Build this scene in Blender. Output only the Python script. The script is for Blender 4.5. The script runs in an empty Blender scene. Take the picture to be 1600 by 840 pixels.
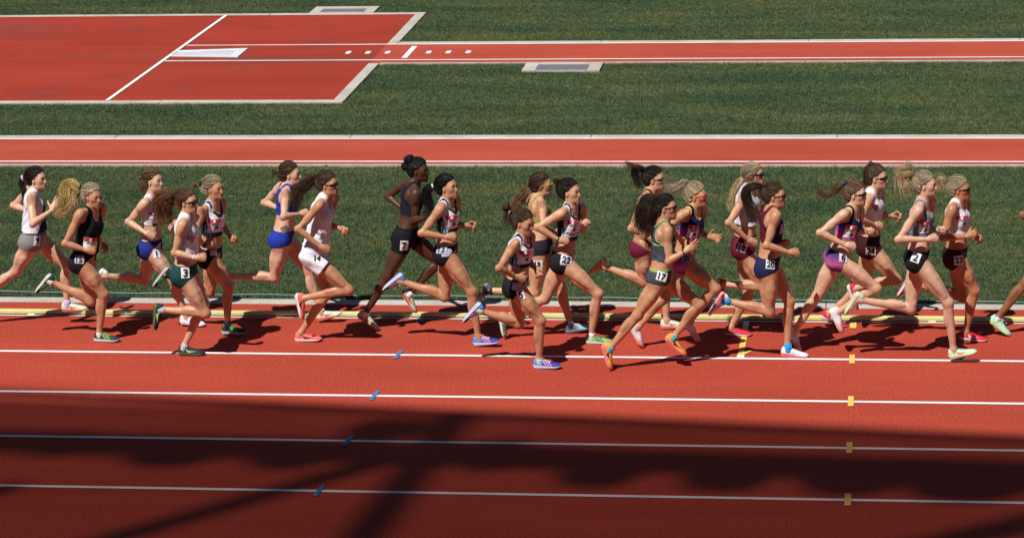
import bpy, bmesh, math, random
import numpy as np
from mathutils import Vector, Matrix
from mathutils.bvhtree import BVHTree
rng = np.random.default_rng(7); random.seed(7)
scene = bpy.context.scene
COL = scene.collection
# ------------------------------------------------------------------ camera
CAM_F, CAM_PITCH, CAM_YAW, CAM_ROLL, CAM_H, CAM_Y = 4199.33, 0.26397, -0.138496, -0.030577, 7.18576, -23.3002
FW = np.array([math.sin(CAM_YAW)*math.cos(CAM_PITCH), math.cos(CAM_YAW)*math.cos(CAM_PITCH), -math.sin(CAM_PITCH)])
_rt = np.array([math.cos(CAM_YAW), -math.sin(CAM_YAW), 0.]); _up = np.cross(_rt, FW)
CR = _rt*math.cos(CAM_ROLL)+_up*math.sin(CAM_ROLL); CU = -_rt*math.sin(CAM_ROLL)+_up*math.cos(CAM_ROLL)
CO = np.array([0., CAM_Y, CAM_H])
cam = bpy.data.cameras.new('camera'); cam_o = bpy.data.objects.new('camera', cam); COL.objects.link(cam_o)
cam.sensor_width = 36.0; cam.lens = 36.0*CAM_F/1600.0; cam.clip_end = 2000
M = Matrix.Identity(4)
for i in range(3):
    M[i][0] = CR[i]; M[i][1] = CU[i]; M[i][2] = -FW[i]; M[i][3] = CO[i]
cam_o.matrix_world = M
scene.camera = cam_o
# ------------------------------------------------------------------ sky, sun, exposure
SHX, SHY = 0.33, 0.62            # ground shadow of a point one metre up
sun_dir = np.array([-SHX, -SHY, 1.0]); sun_dir /= np.linalg.norm(sun_dir)
world = bpy.data.worlds.new('World'); scene.world = world; world.use_nodes = True
wn = world.node_tree.nodes; bgn = wn['Background']
sky = wn.new('ShaderNodeTexSky'); sky.sky_type = 'NISHITA'; sky.sun_disc = False; sky.air_density = .55; sky.dust_density = .2; sky.altitude = 130
sky.sun_elevation = math.asin(sun_dir[2]); sky.sun_rotation = math.atan2(sun_dir[0], sun_dir[1])
world.node_tree.links.new(sky.outputs[0], bgn.inputs[0]); bgn.inputs[1].default_value = 0.05
sl = bpy.data.lights.new('sun', 'SUN'); sl.energy = 5.0; sl.angle = math.radians(0.6); sl.color = (1.0, 0.972, 0.93)
so = bpy.data.objects.new('sun', sl); COL.objects.link(so)
so.rotation_euler = Vector(sun_dir).to_track_quat('Z', 'Y').to_euler(); so.location = (-10, -20, 40)
scene.view_settings.view_transform = 'Standard'; scene.view_settings.look = 'None'
scene.view_settings.exposure = 0.08; scene.view_settings.gamma = 1.0
scene.cycles.max_bounces = 6; scene.cycles.transparent_max_bounces = 8
try:
    scene.cycles.use_denoising = True
except Exception:
    pass

# ------------------------------------------------------------------ helpers
def pray(x, y):
    return FW*CAM_F + CR*(x-800) - CU*(y-420)
def pixY(x, y, Y):                       # point on the vertical plane Y = const
    d = pray(x, y); return CO + d*((Y-CO[1])/d[1])
def gnd(x, y, z=0.0):
    d = pray(x, y); return CO + d*((z-CO[2])/d[2])
def nrm(v):
    v = np.asarray(v, float); return v/(np.linalg.norm(v)+1e-12)
def link(name, me, mat=None, parent=None):
    o = bpy.data.objects.new(name, me); COL.objects.link(o)
    if mat is not None and me is not None and not me.materials: me.materials.append(mat)
    if parent is not None: o.parent = parent
    return o
def mesh(name, verts, faces, smooth=False):
    me = bpy.data.meshes.new(name)
    me.from_pydata([tuple(map(float, v)) for v in verts], [], [tuple(map(int, f)) for f in faces]); me.update()
    if smooth: me.shade_smooth()
    return me
def npmesh(name, V, Q, smooth=True, col=None):
    me = bpy.data.meshes.new(name); n = len(V); k = len(Q)
    me.vertices.add(n); me.vertices.foreach_set('co', np.asarray(V, np.float32).ravel())
    w = Q.shape[1]
    me.loops.add(k*w); me.loops.foreach_set('vertex_index', np.asarray(Q, np.int32).ravel())
    me.polygons.add(k); me.polygons.foreach_set('loop_start', np.arange(0, k*w, w, dtype=np.int32))
    me.update(calc_edges=True)
    if smooth: me.shade_smooth()
    if col is not None: setcol(me, col)
    return me
def setcol(me, col):
    a = me.color_attributes.new('Col', 'FLOAT_COLOR', 'POINT')
    c = np.ones((len(me.vertices), 4), np.float32); c[:, :3] = col
    a.data.foreach_set('color', c.ravel())
def box_vf(x0, x1, y0, y1, z0, z1):
    v = [(x0,y0,z0),(x1,y0,z0),(x1,y1,z0),(x0,y1,z0),(x0,y0,z1),(x1,y0,z1),(x1,y1,z1),(x0,y1,z1)]
    f = [(3,2,1,0),(4,5,6,7),(0,1,5,4),(1,2,6,5),(2,3,7,6),(3,0,4,7)]
    return v, f
def box(name, x0, x1, y0, y1, z0, z1, mat, parent=None, bevel=0.0):
    me = mesh(name, *box_vf(x0, x1, y0, y1, z0, z1))
    if bevel:
        bm = bmesh.new(); bm.from_mesh(me)
        bmesh.ops.bevel(bm, geom=list(bm.edges), offset=bevel, segments=2, affect='EDGES', profile=.5)
        bm.to_mesh(me); bm.free()
    return link(name, me, mat, parent)
def quad(name, pts, z, mat, parent=None):
    return link(name, mesh(name, [(p[0], p[1], z) for p in pts], [tuple(range(len(pts)))]), mat, parent)
def tag(o, label=None, cat=None, group=None, kind=None):
    if label: o['label'] = label
    if cat: o['category'] = cat
    if group: o['group'] = group
    if kind: o['kind'] = kind
    return o
# ------------------------------------------------------------------ materials
def mat_new(name):
    m = bpy.data.materials.new(name); m.use_nodes = True
    nt = m.node_tree; return m, nt, nt.nodes['Principled BSDF']
def N(nt, t, **kw):
    n = nt.nodes.new(t)
    for k, v in kw.items(): setattr(n, k, v)
    return n
def ramp(nt, fac, stops):
    r = N(nt, 'ShaderNodeValToRGB'); e = r.color_ramp.elements
    e[0].position, e[0].color = stops[0][0], (*stops[0][1], 1); e[1].position, e[1].color = stops[-1][0], (*stops[-1][1], 1)
    for p, c in stops[1:-1]:
        q = e.new(p); q.color = (*c, 1)
    nt.links.new(fac, r.inputs[0]); return r.outputs[0]
def noise(nt, vec, scale, detail=3.0, rough=.6):
    n = N(nt, 'ShaderNodeTexNoise'); n.inputs['Scale'].default_value = scale; n.inputs['Detail'].default_value = detail
    n.inputs['Roughness'].default_value = rough; nt.links.new(vec, n.inputs['Vector']); return n.outputs[0]
def mixc(nt, a, b, fac, mode='MIX'):
    m = N(nt, 'ShaderNodeMix', data_type='RGBA', blend_type=mode)
    for s, v in ((m.inputs[0], fac), (m.inputs[6], a), (m.inputs[7], b)):
        if hasattr(v, 'is_linked'): nt.links.new(v, s)
        elif isinstance(v, (int, float)): s.default_value = v
        else: s.default_value = (*v, 1)
    return m.outputs[2]
def mapping(nt, vec, scale):
    mp = N(nt, 'ShaderNodeMapping'); mp.inputs['Scale'].default_value = scale; nt.links.new(vec, mp.inputs[0]); return mp.outputs[0]
def bump(nt, p, h, strength, dist):
    b = N(nt, 'ShaderNodeBump'); b.inputs['Strength'].default_value = strength; b.inputs['Distance'].default_value = dist
    nt.links.new(h, b.inputs['Height']); nt.links.new(b.outputs[0], p.inputs['Normal'])
def plain(name, c, rough=.6, spec=.4, var=.12, scale=30.0, metal=0.0, bmp=0.0):
    m, nt, p = mat_new(name); tc = N(nt, 'ShaderNodeTexCoord')
    n = noise(nt, tc.outputs['Object'], scale)
    lo = tuple(max(0, x*(1-var)) for x in c); hi = tuple(min(1, x*(1+var)) for x in c)
    nt.links.new(ramp(nt, n, [(.3, lo), (.7, hi)]), p.inputs['Base Color'])
    p.inputs['Roughness'].default_value = rough; p.inputs['Metallic'].default_value = metal
    p.inputs['Specular IOR Level'].default_value = spec
    if bmp: bump(nt, p, n, .5, bmp)
    return m
def rubber(name, c, wear=.25):
    m, nt, p = mat_new(name); tc = N(nt, 'ShaderNodeTexCoord'); v = tc.outputs['Object']
    g = noise(nt, v, 170.0, 2.0, .7)
    g2 = noise(nt, v, 48.0, 2.0, .6)
    big = noise(nt, mapping(nt, v, (.35, 1.1, 1)), .9, 5.0, .62)
    st = noise(nt, mapping(nt, v, (.12, 3.0, 1)), 1.4, 4.0, .6)
    a = ramp(nt, g, [(.28, tuple(x*.55 for x in c)), (.5, c), (.75, tuple(min(1, x*1.5+.012) for x in c))])
    a = mixc(nt, a, ramp(nt, g2, [(.28, (.66, .66, .66)), (.72, (1.32, 1.32, 1.32))]), 1.0, 'MULTIPLY')
    a = mixc(nt, a, ramp(nt, big, [(.32, (.88, .84, .82)), (.7, (1.08, 1.09, 1.10))]), 1.0, 'MULTIPLY')
    a = mixc(nt, a, ramp(nt, st, [(.3, (.93, .93, .93)), (.68, (1.05, 1.05, 1.05))]), 1.0, 'MULTIPLY')
    if wear:
        w = noise(nt, mapping(nt, v, (.25, .7, 1)), .55, 6.0, .65)
        wf = ramp(nt, w, [(.52, (0, 0, 0)), (.72, (wear, wear, wear))])
        a = mixc(nt, a, (.17, .065, .045), wf)
        w2 = noise(nt, mapping(nt, v, (.7, 1.3, 1)), 1.3, 6.0, .7)
        a = mixc(nt, a, (.13, .05, .04), ramp(nt, w2, [(.55, (0, 0, 0)), (.75, (wear, wear, wear))]))
    nt.links.new(a, p.inputs['Base Color']); p.inputs['Roughness'].default_value = .82
    p.inputs['Specular IOR Level'].default_value = .06
    bump(nt, p, g, .55, .004); return m
def paint(name, c):
    m, nt, p = mat_new(name); tc = N(nt, 'ShaderNodeTexCoord'); v = tc.outputs['Object']
    g = noise(nt, v, 150.0, 2.0, .7); b = noise(nt, mapping(nt, v, (.8, 4, 1)), 3.0, 5.0, .65)
    a = ramp(nt, g, [(.25, tuple(x*.80 for x in c)), (.55, c)])
    a = mixc(nt, a, ramp(nt, b, [(.30, (.80, .74, .71)), (.52, (1, 1, 1))]), 1.0, 'MULTIPLY')
    nt.links.new(a, p.inputs['Base Color']); p.inputs['Roughness'].default_value = .8; p.inputs['Specular IOR Level'].default_value = .2
    bump(nt, p, g, .4, .003); return m
def concrete(name, c):
    m, nt, p = mat_new(name); tc = N(nt, 'ShaderNodeTexCoord'); v = tc.outputs['Object']
    g = noise(nt, v, 60.0, 4.0, .65); b = noise(nt, v, 2.2, 5.0, .65)
    a = ramp(nt, g, [(.3, tuple(x*.8 for x in c)), (.7, tuple(x*1.12 for x in c))])
    a = mixc(nt, a, ramp(nt, b, [(.35, (.82, .79, .74)), (.65, (1.05, 1.05, 1.05))]), 1.0, 'MULTIPLY')
    nt.links.new(a, p.inputs['Base Color']); p.inputs['Roughness'].default_value = .9
    bump(nt, p, g, .4, .003); return m
def vcol(name, rough=.7, spec=.3, sheen=0.0, nscale=0.0, sub=0.0, bmp=0.0):
    m, nt, p = mat_new(name); a = N(nt, 'ShaderNodeVertexColor'); a.layer_name = 'Col'
    out = a.outputs[0]; tc = N(nt, 'ShaderNodeTexCoord')
    if nscale:
        n = noise(nt, tc.outputs['Object'], nscale, 4.0, .6)
        out = mixc(nt, out, ramp(nt, n, [(.3, (.88, .86, .85)), (.7, (1.08, 1.08, 1.08))]), 1.0, 'MULTIPLY')
        if bmp: bump(nt, p, n, .5, bmp)
    nt.links.new(out, p.inputs['Base Color']); p.inputs['Roughness'].default_value = rough
    p.inputs['Specular IOR Level'].default_value = spec
    if sheen: p.inputs['Sheen Weight'].default_value = sheen
    if sub:
        p.inputs['Subsurface Weight'].default_value = sub
        p.inputs['Subsurface Radius'].default_value = (.012, .005, .003); p.inputs['Subsurface Scale'].default_value = 1.0
    return m
RED = (.405, .061, .036)
M_TRACK = rubber('track_rubber', RED, .10)
M_RUNWAY = rubber('runway_rubber', (.425, .074, .046), .12)
M_APRON = rubber('apron_rubber', (.335, .043, .026), .85)
M_WHITE = paint('white_line_paint', (.86, .86, .87))
M_YEL = paint('yellow_mark_paint', (.80, .56, .13))
M_BLUE = paint('blue_mark_paint', (.07, .22, .44))
M_CONC = concrete('concrete_edging', (.52, .48, .43))
M_GRATE = plain('grey_grate_metal', (.20, .21, .225), .5, .5, .3, 90.0)
M_RAIL = plain('yellow_rail_enamel', (.66, .62, .25), .45, .5, .10, 5.0)
M_GRATEGAP = plain('grate_shadow_gap', (.12, .11, .05), .6)  # shadow tone painted on the bed between the drain grate bars
M_CABLE = plain('pale_blue_cable', (.20, .34, .40), .6)
M_SKIN = vcol('skin', .43, .36, 0, 22.0, 0)
M_CLOTH = vcol('race_kit_fabric', .85, .12, 0, 35.0, 0, .004)
M_HAIR = vcol('hair', .58, .25)
M_SHOE = vcol('shoe_knit', .7, .25, 0, 120.0, 0, .0015)
M_BLACK = plain('black_ink', (.012, .012, .016), .6)
M_TAG = plain('white_number_vinyl', (.80, .80, .82), .5, .4, .03, 8)
M_BIBRED = plain('red_bib_print', (.62, .035, .06), .5)
M_EYE = plain('dark_eye', (.02, .014, .012), .2, .5)
# ------------------------------------------------------------------ the setting
XA, XB = -34.0, 26.0
m_soil, nt, p = mat_new('lawn_soil'); tc = N(nt, 'ShaderNodeTexCoord')
nn = noise(nt, tc.outputs['Object'], 6.0, 6.0)
nt.links.new(ramp(nt, nn, [(.3, (.020, .033, .012)), (.7, (.040, .058, .022))]), p.inputs['Base Color']); p.inputs['Roughness'].default_value = 1.0
g = link('ground', mesh('ground', [(-500,-300,-.045),(500,-300,-.045),(500,700,-.045),(-500,700,-.045)], [(0,1,2,3)]), m_soil)
tag(g, 'lawn soil under the grass infield', None, None, 'structure')
def slab(name, x0, x1, y0, y1, z1, mat, z0=-.06, label=None):
    o = box(name, x0, x1, y0, y1, z0, z1, mat); tag(o, label, None, None, 'structure'); return o
slab('running_track', XA, XB, -9.0, 1.664, 0.0, M_TRACK, label='red rubber running track lanes')
def edging(name, x0, x1, y0, y1, z1, step, label, axis='x'):
    root = bpy.data.objects.new(name, None); COL.objects.link(root); tag(root, label, None, None, 'structure')
    a, b = (x0, x1) if axis == 'x' else (y0, y1)
    k = a
    while k < b-1e-6:
        e = min(b, k+step); dz = rng.uniform(-.0015, .0015); gp = .004
        if axis == 'x': box('slab', k+gp, e-gp, y0, y1, -.06, z1+dz, M_CONC, root, .004)
        else: box('slab', x0, x1, k+gp, e-gp, -.06, z1+dz, M_CONC, root, .004)
        k = e
    return root
edging('track_edging', XA, XB, 1.668, 1.832, .006, 3.05, 'pale concrete edging strip between lawn and track')
edging('runway_edging_far', XA, XB, 9.232, 9.395, .006, 3.05, 'pale concrete strip along the far edge of the near runway')
edging('runway_edging_near', XA, XB, 7.725, 7.755, .008, 3.05, 'thin concrete lip along the near edge of the near runway')
slab('runway', XA, XB, 7.759, 9.228, 0.0, M_RUNWAY, label='narrow red rubber jump runway')
# vault apron and far runway
AX = -7.225
slab('vault_apron_near', XA, AX, 11.610, 14.420, 0.0, M_APRON, label='red rubber apron on the near side of the vault runway')
slab('vault_apron_far', XA, AX, 15.735, 18.33, 0.0, M_APRON, label='red rubber apron on the far side of the vault runway')
slab('vault_runway_start', AX, XB, 14.424, 15.731, 0.001, M_RUNWAY, label='narrow red rubber vault runway')
slab('vault_apron_middle', XA, AX-.004, 14.424, 15.731, 0.0, M_APRON, label='red rubber apron between the two halves')
slab('vault_runway_shoulder', AX+.004, XB, 14.235, 14.420, 0.0, M_RUNWAY, label='red rubber shoulder of the vault runway')
edging('apron_edging_near', XA, AX+.155, 11.455, 11.606, .006, 3.05, 'concrete edging along the near side of the vault apron')
edging('apron_edging_far', XA, AX+.155, 18.334, 18.47, .006, 3.05, 'concrete edging along the far side of the vault apron')
edging('apron_edging_side_near', AX+.004, AX+.155, 11.610, 14.20, .007, 1.3, 'concrete edging at the near end of the apron', 'y')
edging('apron_edging_side_far', AX+.004, AX+.155, 15.735, 18.33, .007, 1.3, 'concrete edging at the far end of the apron', 'y')
edging('vault_runway_edging_far', AX+.159, XB, 15.735, 15.895, .006, 3.05, 'concrete strip along the far side of the vault runway')
edging('vault_runway_edging_near', AX+.159, XB, 14.203, 14.231, .007, 3.05, 'thin concrete lip along the near side of the vault runway')
# painted lines
def hline(y, x0=XA, x1=XB, w=.05, z=.004, label=None):
    o = quad('lane_line', [(x0,y-w/2),(x1,y-w/2),(x1,y+w/2),(x0,y+w/2)], z, M_WHITE); tag(o, label, None, None, 'structure'); return o
for k, nm in enumerate(('between lanes one and two', 'between lanes two and three', 'between lanes three and four', 'between lanes four and five', 'between lanes five and six')):
    hline(-1.22*k, label='white painted line '+nm)
hline(1.196, w=.026, label='thin white line under the yellow kerb rail')
hline(7.922, label='white line on the near edge of the near runway'); hline(9.197, w=.045, label='white line on the far edge of the near runway')
hline(14.458, x0=-10.30, z=.005, label='white line on the near edge of the vault runway'); hline(15.70, x0=-10.28, z=.005, label='white line on the far edge of the vault runway')
o = quad('vault_zero_line', [(-10.39,11.61),(-10.335,11.61),(-10.27,18.33),(-10.325,18.33)], .009, M_WHITE); tag(o, 'white zero line across the vault apron', None, None, 'structure')
for k, x in enumerate((-7.679,-7.385,-7.092,-6.479,-6.188,-5.894)):
    o = quad('runway_tick', [(x-.035,14.95),(x+.035,14.95),(x+.035,15.15),(x-.035,15.15)], .005, M_WHITE); tag(o, 'short white distance tick on the vault runway', None, 'distance ticks on the vault runway', 'structure')
o = quad('runway_bar', [(-6.81,14.60),(-6.73,14.60),(-6.73,15.53),(-6.81,15.53)], .005, M_WHITE); tag(o, 'long white bar across the vault runway between the short ticks', None, None, 'structure')
for k, y in enumerate((0, -1.22, -2.44, -3.66)):
    w = .024
    o = quad('yellow_tick', [(-.185-w,y-.135),(-.185+w,y-.135),(-.185+w,y+.135),(-.185-w,y+.135)], .008, M_YEL); tag(o, 'yellow paint tick crossing a lane line', None, 'yellow ticks in a row', 'structure')
    o = quad('blue_tick', [(-4.335-.020,y-.13),(-4.335+.018,y-.13),(-4.335+.034,y+.13),(-4.335-.004,y+.13)], .008, M_BLUE); tag(o, 'blue slanted paint tick crossing a lane line', None, 'blue ticks in a row', 'structure')
o = quad('yellow_tick', [(-.215,.98),(-.155,.98),(-.155,1.165),(-.215,1.165)], .008, M_YEL); tag(o, 'yellow paint tick beside the kerb rail', None, None, 'structure')
o = quad('blue_tick', [(-4.35,1.08),(-4.27,1.08),(-4.275,1.165),(-4.345,1.165)], .008, M_BLUE); tag(o, 'blue paint patch beside the kerb rail', None, None, 'structure')
o = quad('yellow_bar', [(-1.215,.10),(-1.16,.10),(-1.16,1.02),(-1.215,1.02)], .006, M_YEL); tag(o, 'yellow painted bar across lane one', None, None, 'structure')
o = quad('yellow_flag', [(-1.159,.11),(-1.07,.27),(-1.159,.19)], .006, M_YEL); tag(o, 'small yellow painted triangle on the bar in lane one', None, None, 'structure')
o = quad('white_bar_end', [(-1.222,.026),(-1.155,.026),(-1.155,.098),(-1.222,.098)], .006, M_WHITE); tag(o, 'white painted end of the yellow bar', None, None, 'structure')
o = quad('white_bar_end', [(-1.215,1.022),(-1.16,1.022),(-1.16,1.165),(-1.215,1.165)], .006, M_WHITE); tag(o, 'white painted end of the yellow bar at the rail', None, None, 'structure')
# vault box cover
vb = bpy.data.objects.new('vault_box', None); COL.objects.link(vb); vb.location = (-9.8, 15.06, 0)
tag(vb, 'white vault planting box set in the runway at the zero line', 'vault box')
M_BOX = plain('white_box_enamel', (.78, .80, .82), .35, .5, .05, 6.0)
M_BOX2 = plain('worn_box_plate', (.60, .64, .68), .4, .5, .12, 3.0)
def poly_prism(name, pts, z0, z1, mat, parent):
    n = len(pts); v = [(x-parent.location[0], y-parent.location[1], z0) for x, y in pts]+[(x-parent.location[0], y-parent.location[1], z1) for x, y in pts]
    f = [tuple(range(n, 2*n))]+[(i, (i+1) % n, n+(i+1) % n, n+i) for i in range(n)]
    return link(name, mesh(name, v, f), mat, parent)
C4 = [(-10.325,14.83),(-9.268,14.73),(-9.268,15.39),(-10.325,15.235)]
I4 = [(-10.30,14.88),(-9.40,14.80),(-9.40,15.32),(-10.30,15.19)]
poly_prism('rim', [C4[0],C4[1],I4[1],I4[0]], 0, .016, M_BOX, vb); poly_prism('rim', [C4[1],C4[2],I4[2],I4[1]], 0, .016, M_BOX, vb)
poly_prism('rim', [C4[2],C4[3],I4[3],I4[2]], 0, .016, M_BOX, vb); poly_prism('rim', [C4[3],C4[0],I4[0],I4[3]], 0, .016, M_BOX, vb)
poly_prism('plate', I4, 0, .008, M_BOX2, vb)
# two concrete pads with grates
def pad(x0, x1, y0, y1, gx0, gx1, gy0, gy1, label):
    r = bpy.data.objects.new('drain_pad', None); COL.objects.link(r); tag(r, label, 'drain cover', 'drain covers by the runway')
    for a in ((x0, gx0-.003, y0, y1), (gx1+.003, x1, y0, y1), (gx0, gx1, gy1+.003, y1), (gx0, gx1, y0, gy0-.003)):
        if a[3]-a[2] > .005: box('frame', a[0], a[1], a[2], a[3], -.06, .012, M_CONC, r)
    gr = box('grate', gx0, gx1, gy0, gy1, -.04, -.012, M_GRATEGAP, r)
    n = 22
    for i in range(n):
        w = (gx1-gx0)/n; box('bar', gx0+i*w+.002, gx0+(i+1)*w-.005, gy0+.004, gy1-.004, -.010, .010, M_GRATE, gr)
pad(-8.97, -7.93, 18.474, 19.05, -8.81, -8.10, 18.52, 18.84, 'concrete pad with grey grate beside the vault apron')
pad(-4.92, -3.82, 13.57, 14.199, -4.73, -4.00, 13.60, 14.03, 'concrete pad with grey grate in the lawn beside the vault runway')
# yellow kerb rail
kr = bpy.data.objects.new('kerb_rail', None); COL.objects.link(kr); kr.location = (-3, 1.25, 0)
tag(kr, 'raised yellow metal kerb rail along the inside of lane one', 'kerb rail')
prof = [(-.030,.016),(-.034,.020),(-.034,.034),(-.031,.036),(-.031,.039),(-.034,.041),(-.034,.052),(-.026,.060),(.026,.060),(.034,.054),(.034,.018),(.028,.016)]
def rail_sec(x0, x1):
    v, f = [], []; n = len(prof)
    for x in (x0, x1): v += [(x+3, y, .012+(z-.016)*.78) for y, z in prof]
    f = [(i, (i+1) % n, n+(i+1) % n, n+i) for i in range(n)]+[tuple(range(n))[::-1], tuple(range(n, 2*n))]
    return link('rail_section', mesh('rail_section', v, f), M_RAIL, kr)
x = -33.55; L = 3.75
while x < 25:
    s = rail_sec(x+.004, x+L-.004); x += L
    box('joint_plate', x+3-.07, x+3+.07, -.0385, .0385, .013, .049, M_RAIL, kr, .004)
x = -33.2
foot_me = None
while x < 25:
    if foot_me is None:
        f_ = box('foot', -.035, .035, -.040, .040, .0, .0118, M_RAIL, kr, .003); foot_me = f_.data
    else: f_ = link('foot', foot_me, None, kr)
    f_.location = (x+3, 0, 0); x += 1.25
# pale cable along the grass edge
n = 260; v, f = [], []
xs = np.linspace(XA, XB, n); yy = 1.965-.0115*(xs+3.8)+.012*np.sin(xs*1.3)+.006*np.sin(xs*4.1)
for i in range(n):
    for k in range(5):
        a = k*2*math.pi/5; v.append((xs[i], yy[i]+.005*math.cos(a), .006+.004*math.sin(xs[i]*7)+.005*math.sin(a)))
for i in range(n-1):
    for k in range(5): f.append((i*5+k, i*5+(k+1) % 5, (i+1)*5+(k+1) % 5, (i+1)*5+k))
tag(link('cable', mesh('cable', v, f, True), M_CABLE), 'thin pale blue cable lying along the lawn edge', 'cable')
# ------------------------------------------------------------------ grandstand canopy behind the camera: it shades the near lanes
RZ = 23.0
def up_sun(x, y, z=RZ):
    return (x-SHX*z, y-SHY*z, z)
m_roof, nt, p = mat_new('canopy_film')
for q in list(nt.nodes):
    if q.type == 'BSDF_PRINCIPLED': nt.nodes.remove(q)
tr = N(nt, 'ShaderNodeBsdfTransparent'); tr.inputs[0].default_value = (.18, .145, .125, 1)
df = N(nt, 'ShaderNodeBsdfTranslucent'); df.inputs[0].default_value = (.35, .36, .37, 1)
mx = N(nt, 'ShaderNodeMixShader'); mx.inputs[0].default_value = .06
nt.links.new(tr.outputs[0], mx.inputs[1]); nt.links.new(df.outputs[0], mx.inputs[2])
nt.links.new(mx.outputs[0], [q for q in nt.nodes if q.type == 'OUTPUT_MATERIAL'][0].inputs[0])
m_beam = plain('canopy_steel_and_timber', (.30, .25, .20), .6, .4, .2, 2.0)
roof = bpy.data.objects.new('grandstand_canopy', None); COL.objects.link(roof); roof.location = up_sun(-3, -12)
tag(roof, 'translucent grandstand canopy over the near lanes', None, None, 'structure')
def edge_y(x): return -1.72-.0707*(x+3.05)
pts = []; NX = 24
for i in range(NX+1):
    x = -34+i*(60/NX); pts.append((x, edge_y(x)+.0009*(x+3)**2*(-1)))
V = [tuple(np.array(up_sun(x, y))-np.array(roof.location)) for x, y in pts]+[tuple(np.array(up_sun(x, y-24, RZ+3.2))-np.array(roof.location)) for x, y in pts]
F = [(i, i+1, NX+2+i, NX+1+i) for i in range(NX)]
link('film', mesh('film', V, F), m_roof, roof)
def beam(p0, p1, w, th=.25, dz=-.5):                # a straight member given by its ground shadow ends
    a = np.array(up_sun(p0[0], p0[1], RZ+dz))-np.array(roof.location); b = np.array(up_sun(p1[0], p1[1], RZ+dz))-np.array(roof.location)
    d = nrm(b-a); s = nrm(np.cross(d, (0, 0, 1)))*w/2; u = np.array((0, 0, th/2))
    v = [a-s-u, a+s-u, a+s+u, a-s+u, b-s-u, b+s-u, b+s+u, b-s+u]
    f = [(0,1,2,3),(7,6,5,4),(0,4,5,1),(1,5,6,2),(2,6,7,3),(3,7,4,0)]
    link('canopy_beam', mesh('canopy_beam', v, f), m_beam, roof)
def P(x, y): return tuple(gnd(x, y)[:2])
beam((-34, edge_y(-34)-.05+.95), (26, edge_y(26)-.05-.75), .10, .12, 0)
# unseen band and pods, added and shaped for the shade they cast
beam(P(-900, 660), P(2500, 766), .40, .3)
beam(P(700, 704), P(2500, 790), .34, .3)
def pod(x, y, rx, ry):
    c = np.array(up_sun(*P(x, y), RZ-.9))-np.array(roof.location); n = 10; v, f = [], []
    for j, (zz, sc) in enumerate(((-.25, .55), (-.1, 1), (.2, 1), (.35, .6))):
        for k in range(n):
            a = k*2*math.pi/n; v.append((c[0]+rx*sc*math.cos(a), c[1]+ry*sc*math.sin(a), c[2]+zz))
    for j in range(3):
        for k in range(n): f.append((j*n+k, j*n+(k+1) % n, (j+1)*n+(k+1) % n, (j+1)*n+k))
    f += [tuple(range(n))[::-1], tuple(range(3*n, 4*n))]
    link('shadow_pod', mesh('shadow_pod', v, f), m_beam, roof)
for x, y, a, b in ((95,694,.36,.26),(272,706,.42,.34),(455,712,.36,.3),(770,712,.30,.35),(935,742,.33,.26),(1135,748,.36,.26),(1330,748,.42,.36),(1510,755,.5,.4),(1690,750,.5,.4),(-90,690,.5,.3),(600,672,.35,.2)):
    pod(x, y, a, b)
beam(P(40, 880), P(700, 690), .24); beam(P(520, 900), P(712, 650), .30); beam(P(1250, 900), P(1800, 770), .30)
beam(P(-500, 900), P(20, 760), .2)
for x in range(-32, 26, 6):
    beam((x, edge_y(x)-6), (x+2.2, edge_y(x)-24), .5, .6)
# the stand itself: stepped rows under and behind the camera
V, F = [], []
y, z = -11.0, .3
prof2 = [(y, -.05), (y, z)]
while y > -46:
    prof2.append((y-.85, z)); z += .46 if y < -16 else .36; y -= .85; prof2.append((y, z))
prof2 += [(y-3, z), (y-3, -.05)]
for x in (-60, 60): V += [(x, a, b) for a, b in prof2]
n = len(prof2); F = [(i, i+1, n+i+1, n+i) for i in range(n-1)]+[tuple(range(n))[::-1], tuple(range(n, 2*n))]
tag(link('grandstand', mesh('grandstand', V, F), plain('grandstand_concrete', (.16, .165, .17), .9, .2, .15, 1.0)), 'stepped grandstand rows on the near side of the track', None, None, 'structure')
# ------------------------------------------------------------------ figure building: implicit shapes -> one continuous skin
def smin(a, b, k):
    h = np.maximum(k-np.abs(a-b), 0)/k
    return np.minimum(a, b)-h*h*k*.25
def smax(a, b, k): return -smin(-a, -b, k)
class Limb:
    def __init__(s, a, b, rs, ts=None, k=.02, od=None, os=None, sub=False):
        s.a, s.b = np.asarray(a, float), np.asarray(b, float); s.rs = np.asarray(rs, float)
        s.ts = np.linspace(0, 1, len(rs)) if ts is None else np.asarray(ts, float); s.k = k
        s.od = None if od is None else np.asarray(od, float); s.os = os; s.sub = sub
        m = s.rs.max()+(0 if os is None else max(abs(q) for q in os))+k+.025
        s.lo = np.minimum(s.a, s.b)-m; s.hi = np.maximum(s.a, s.b)+m
    def __call__(s, X, Y, Z):
        ab = s.b-s.a; L2 = ab@ab+1e-12
        dx, dy, dz = X-s.a[0], Y-s.a[1], Z-s.a[2]
        t = np.clip((dx*ab[0]+dy*ab[1]+dz*ab[2])/L2, 0, 1)
        r = np.interp(t, s.ts, s.rs)
        if s.od is not None:
            o = np.interp(t, s.ts, s.os)
            ex, ey, ez = dx-t*ab[0]-o*s.od[0], dy-t*ab[1]-o*s.od[1], dz-t*ab[2]-o*s.od[2]
        else: ex, ey, ez = dx-t*ab[0], dy-t*ab[1], dz-t*ab[2]
        return np.sqrt(ex*ex+ey*ey+ez*ez)-r
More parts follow.
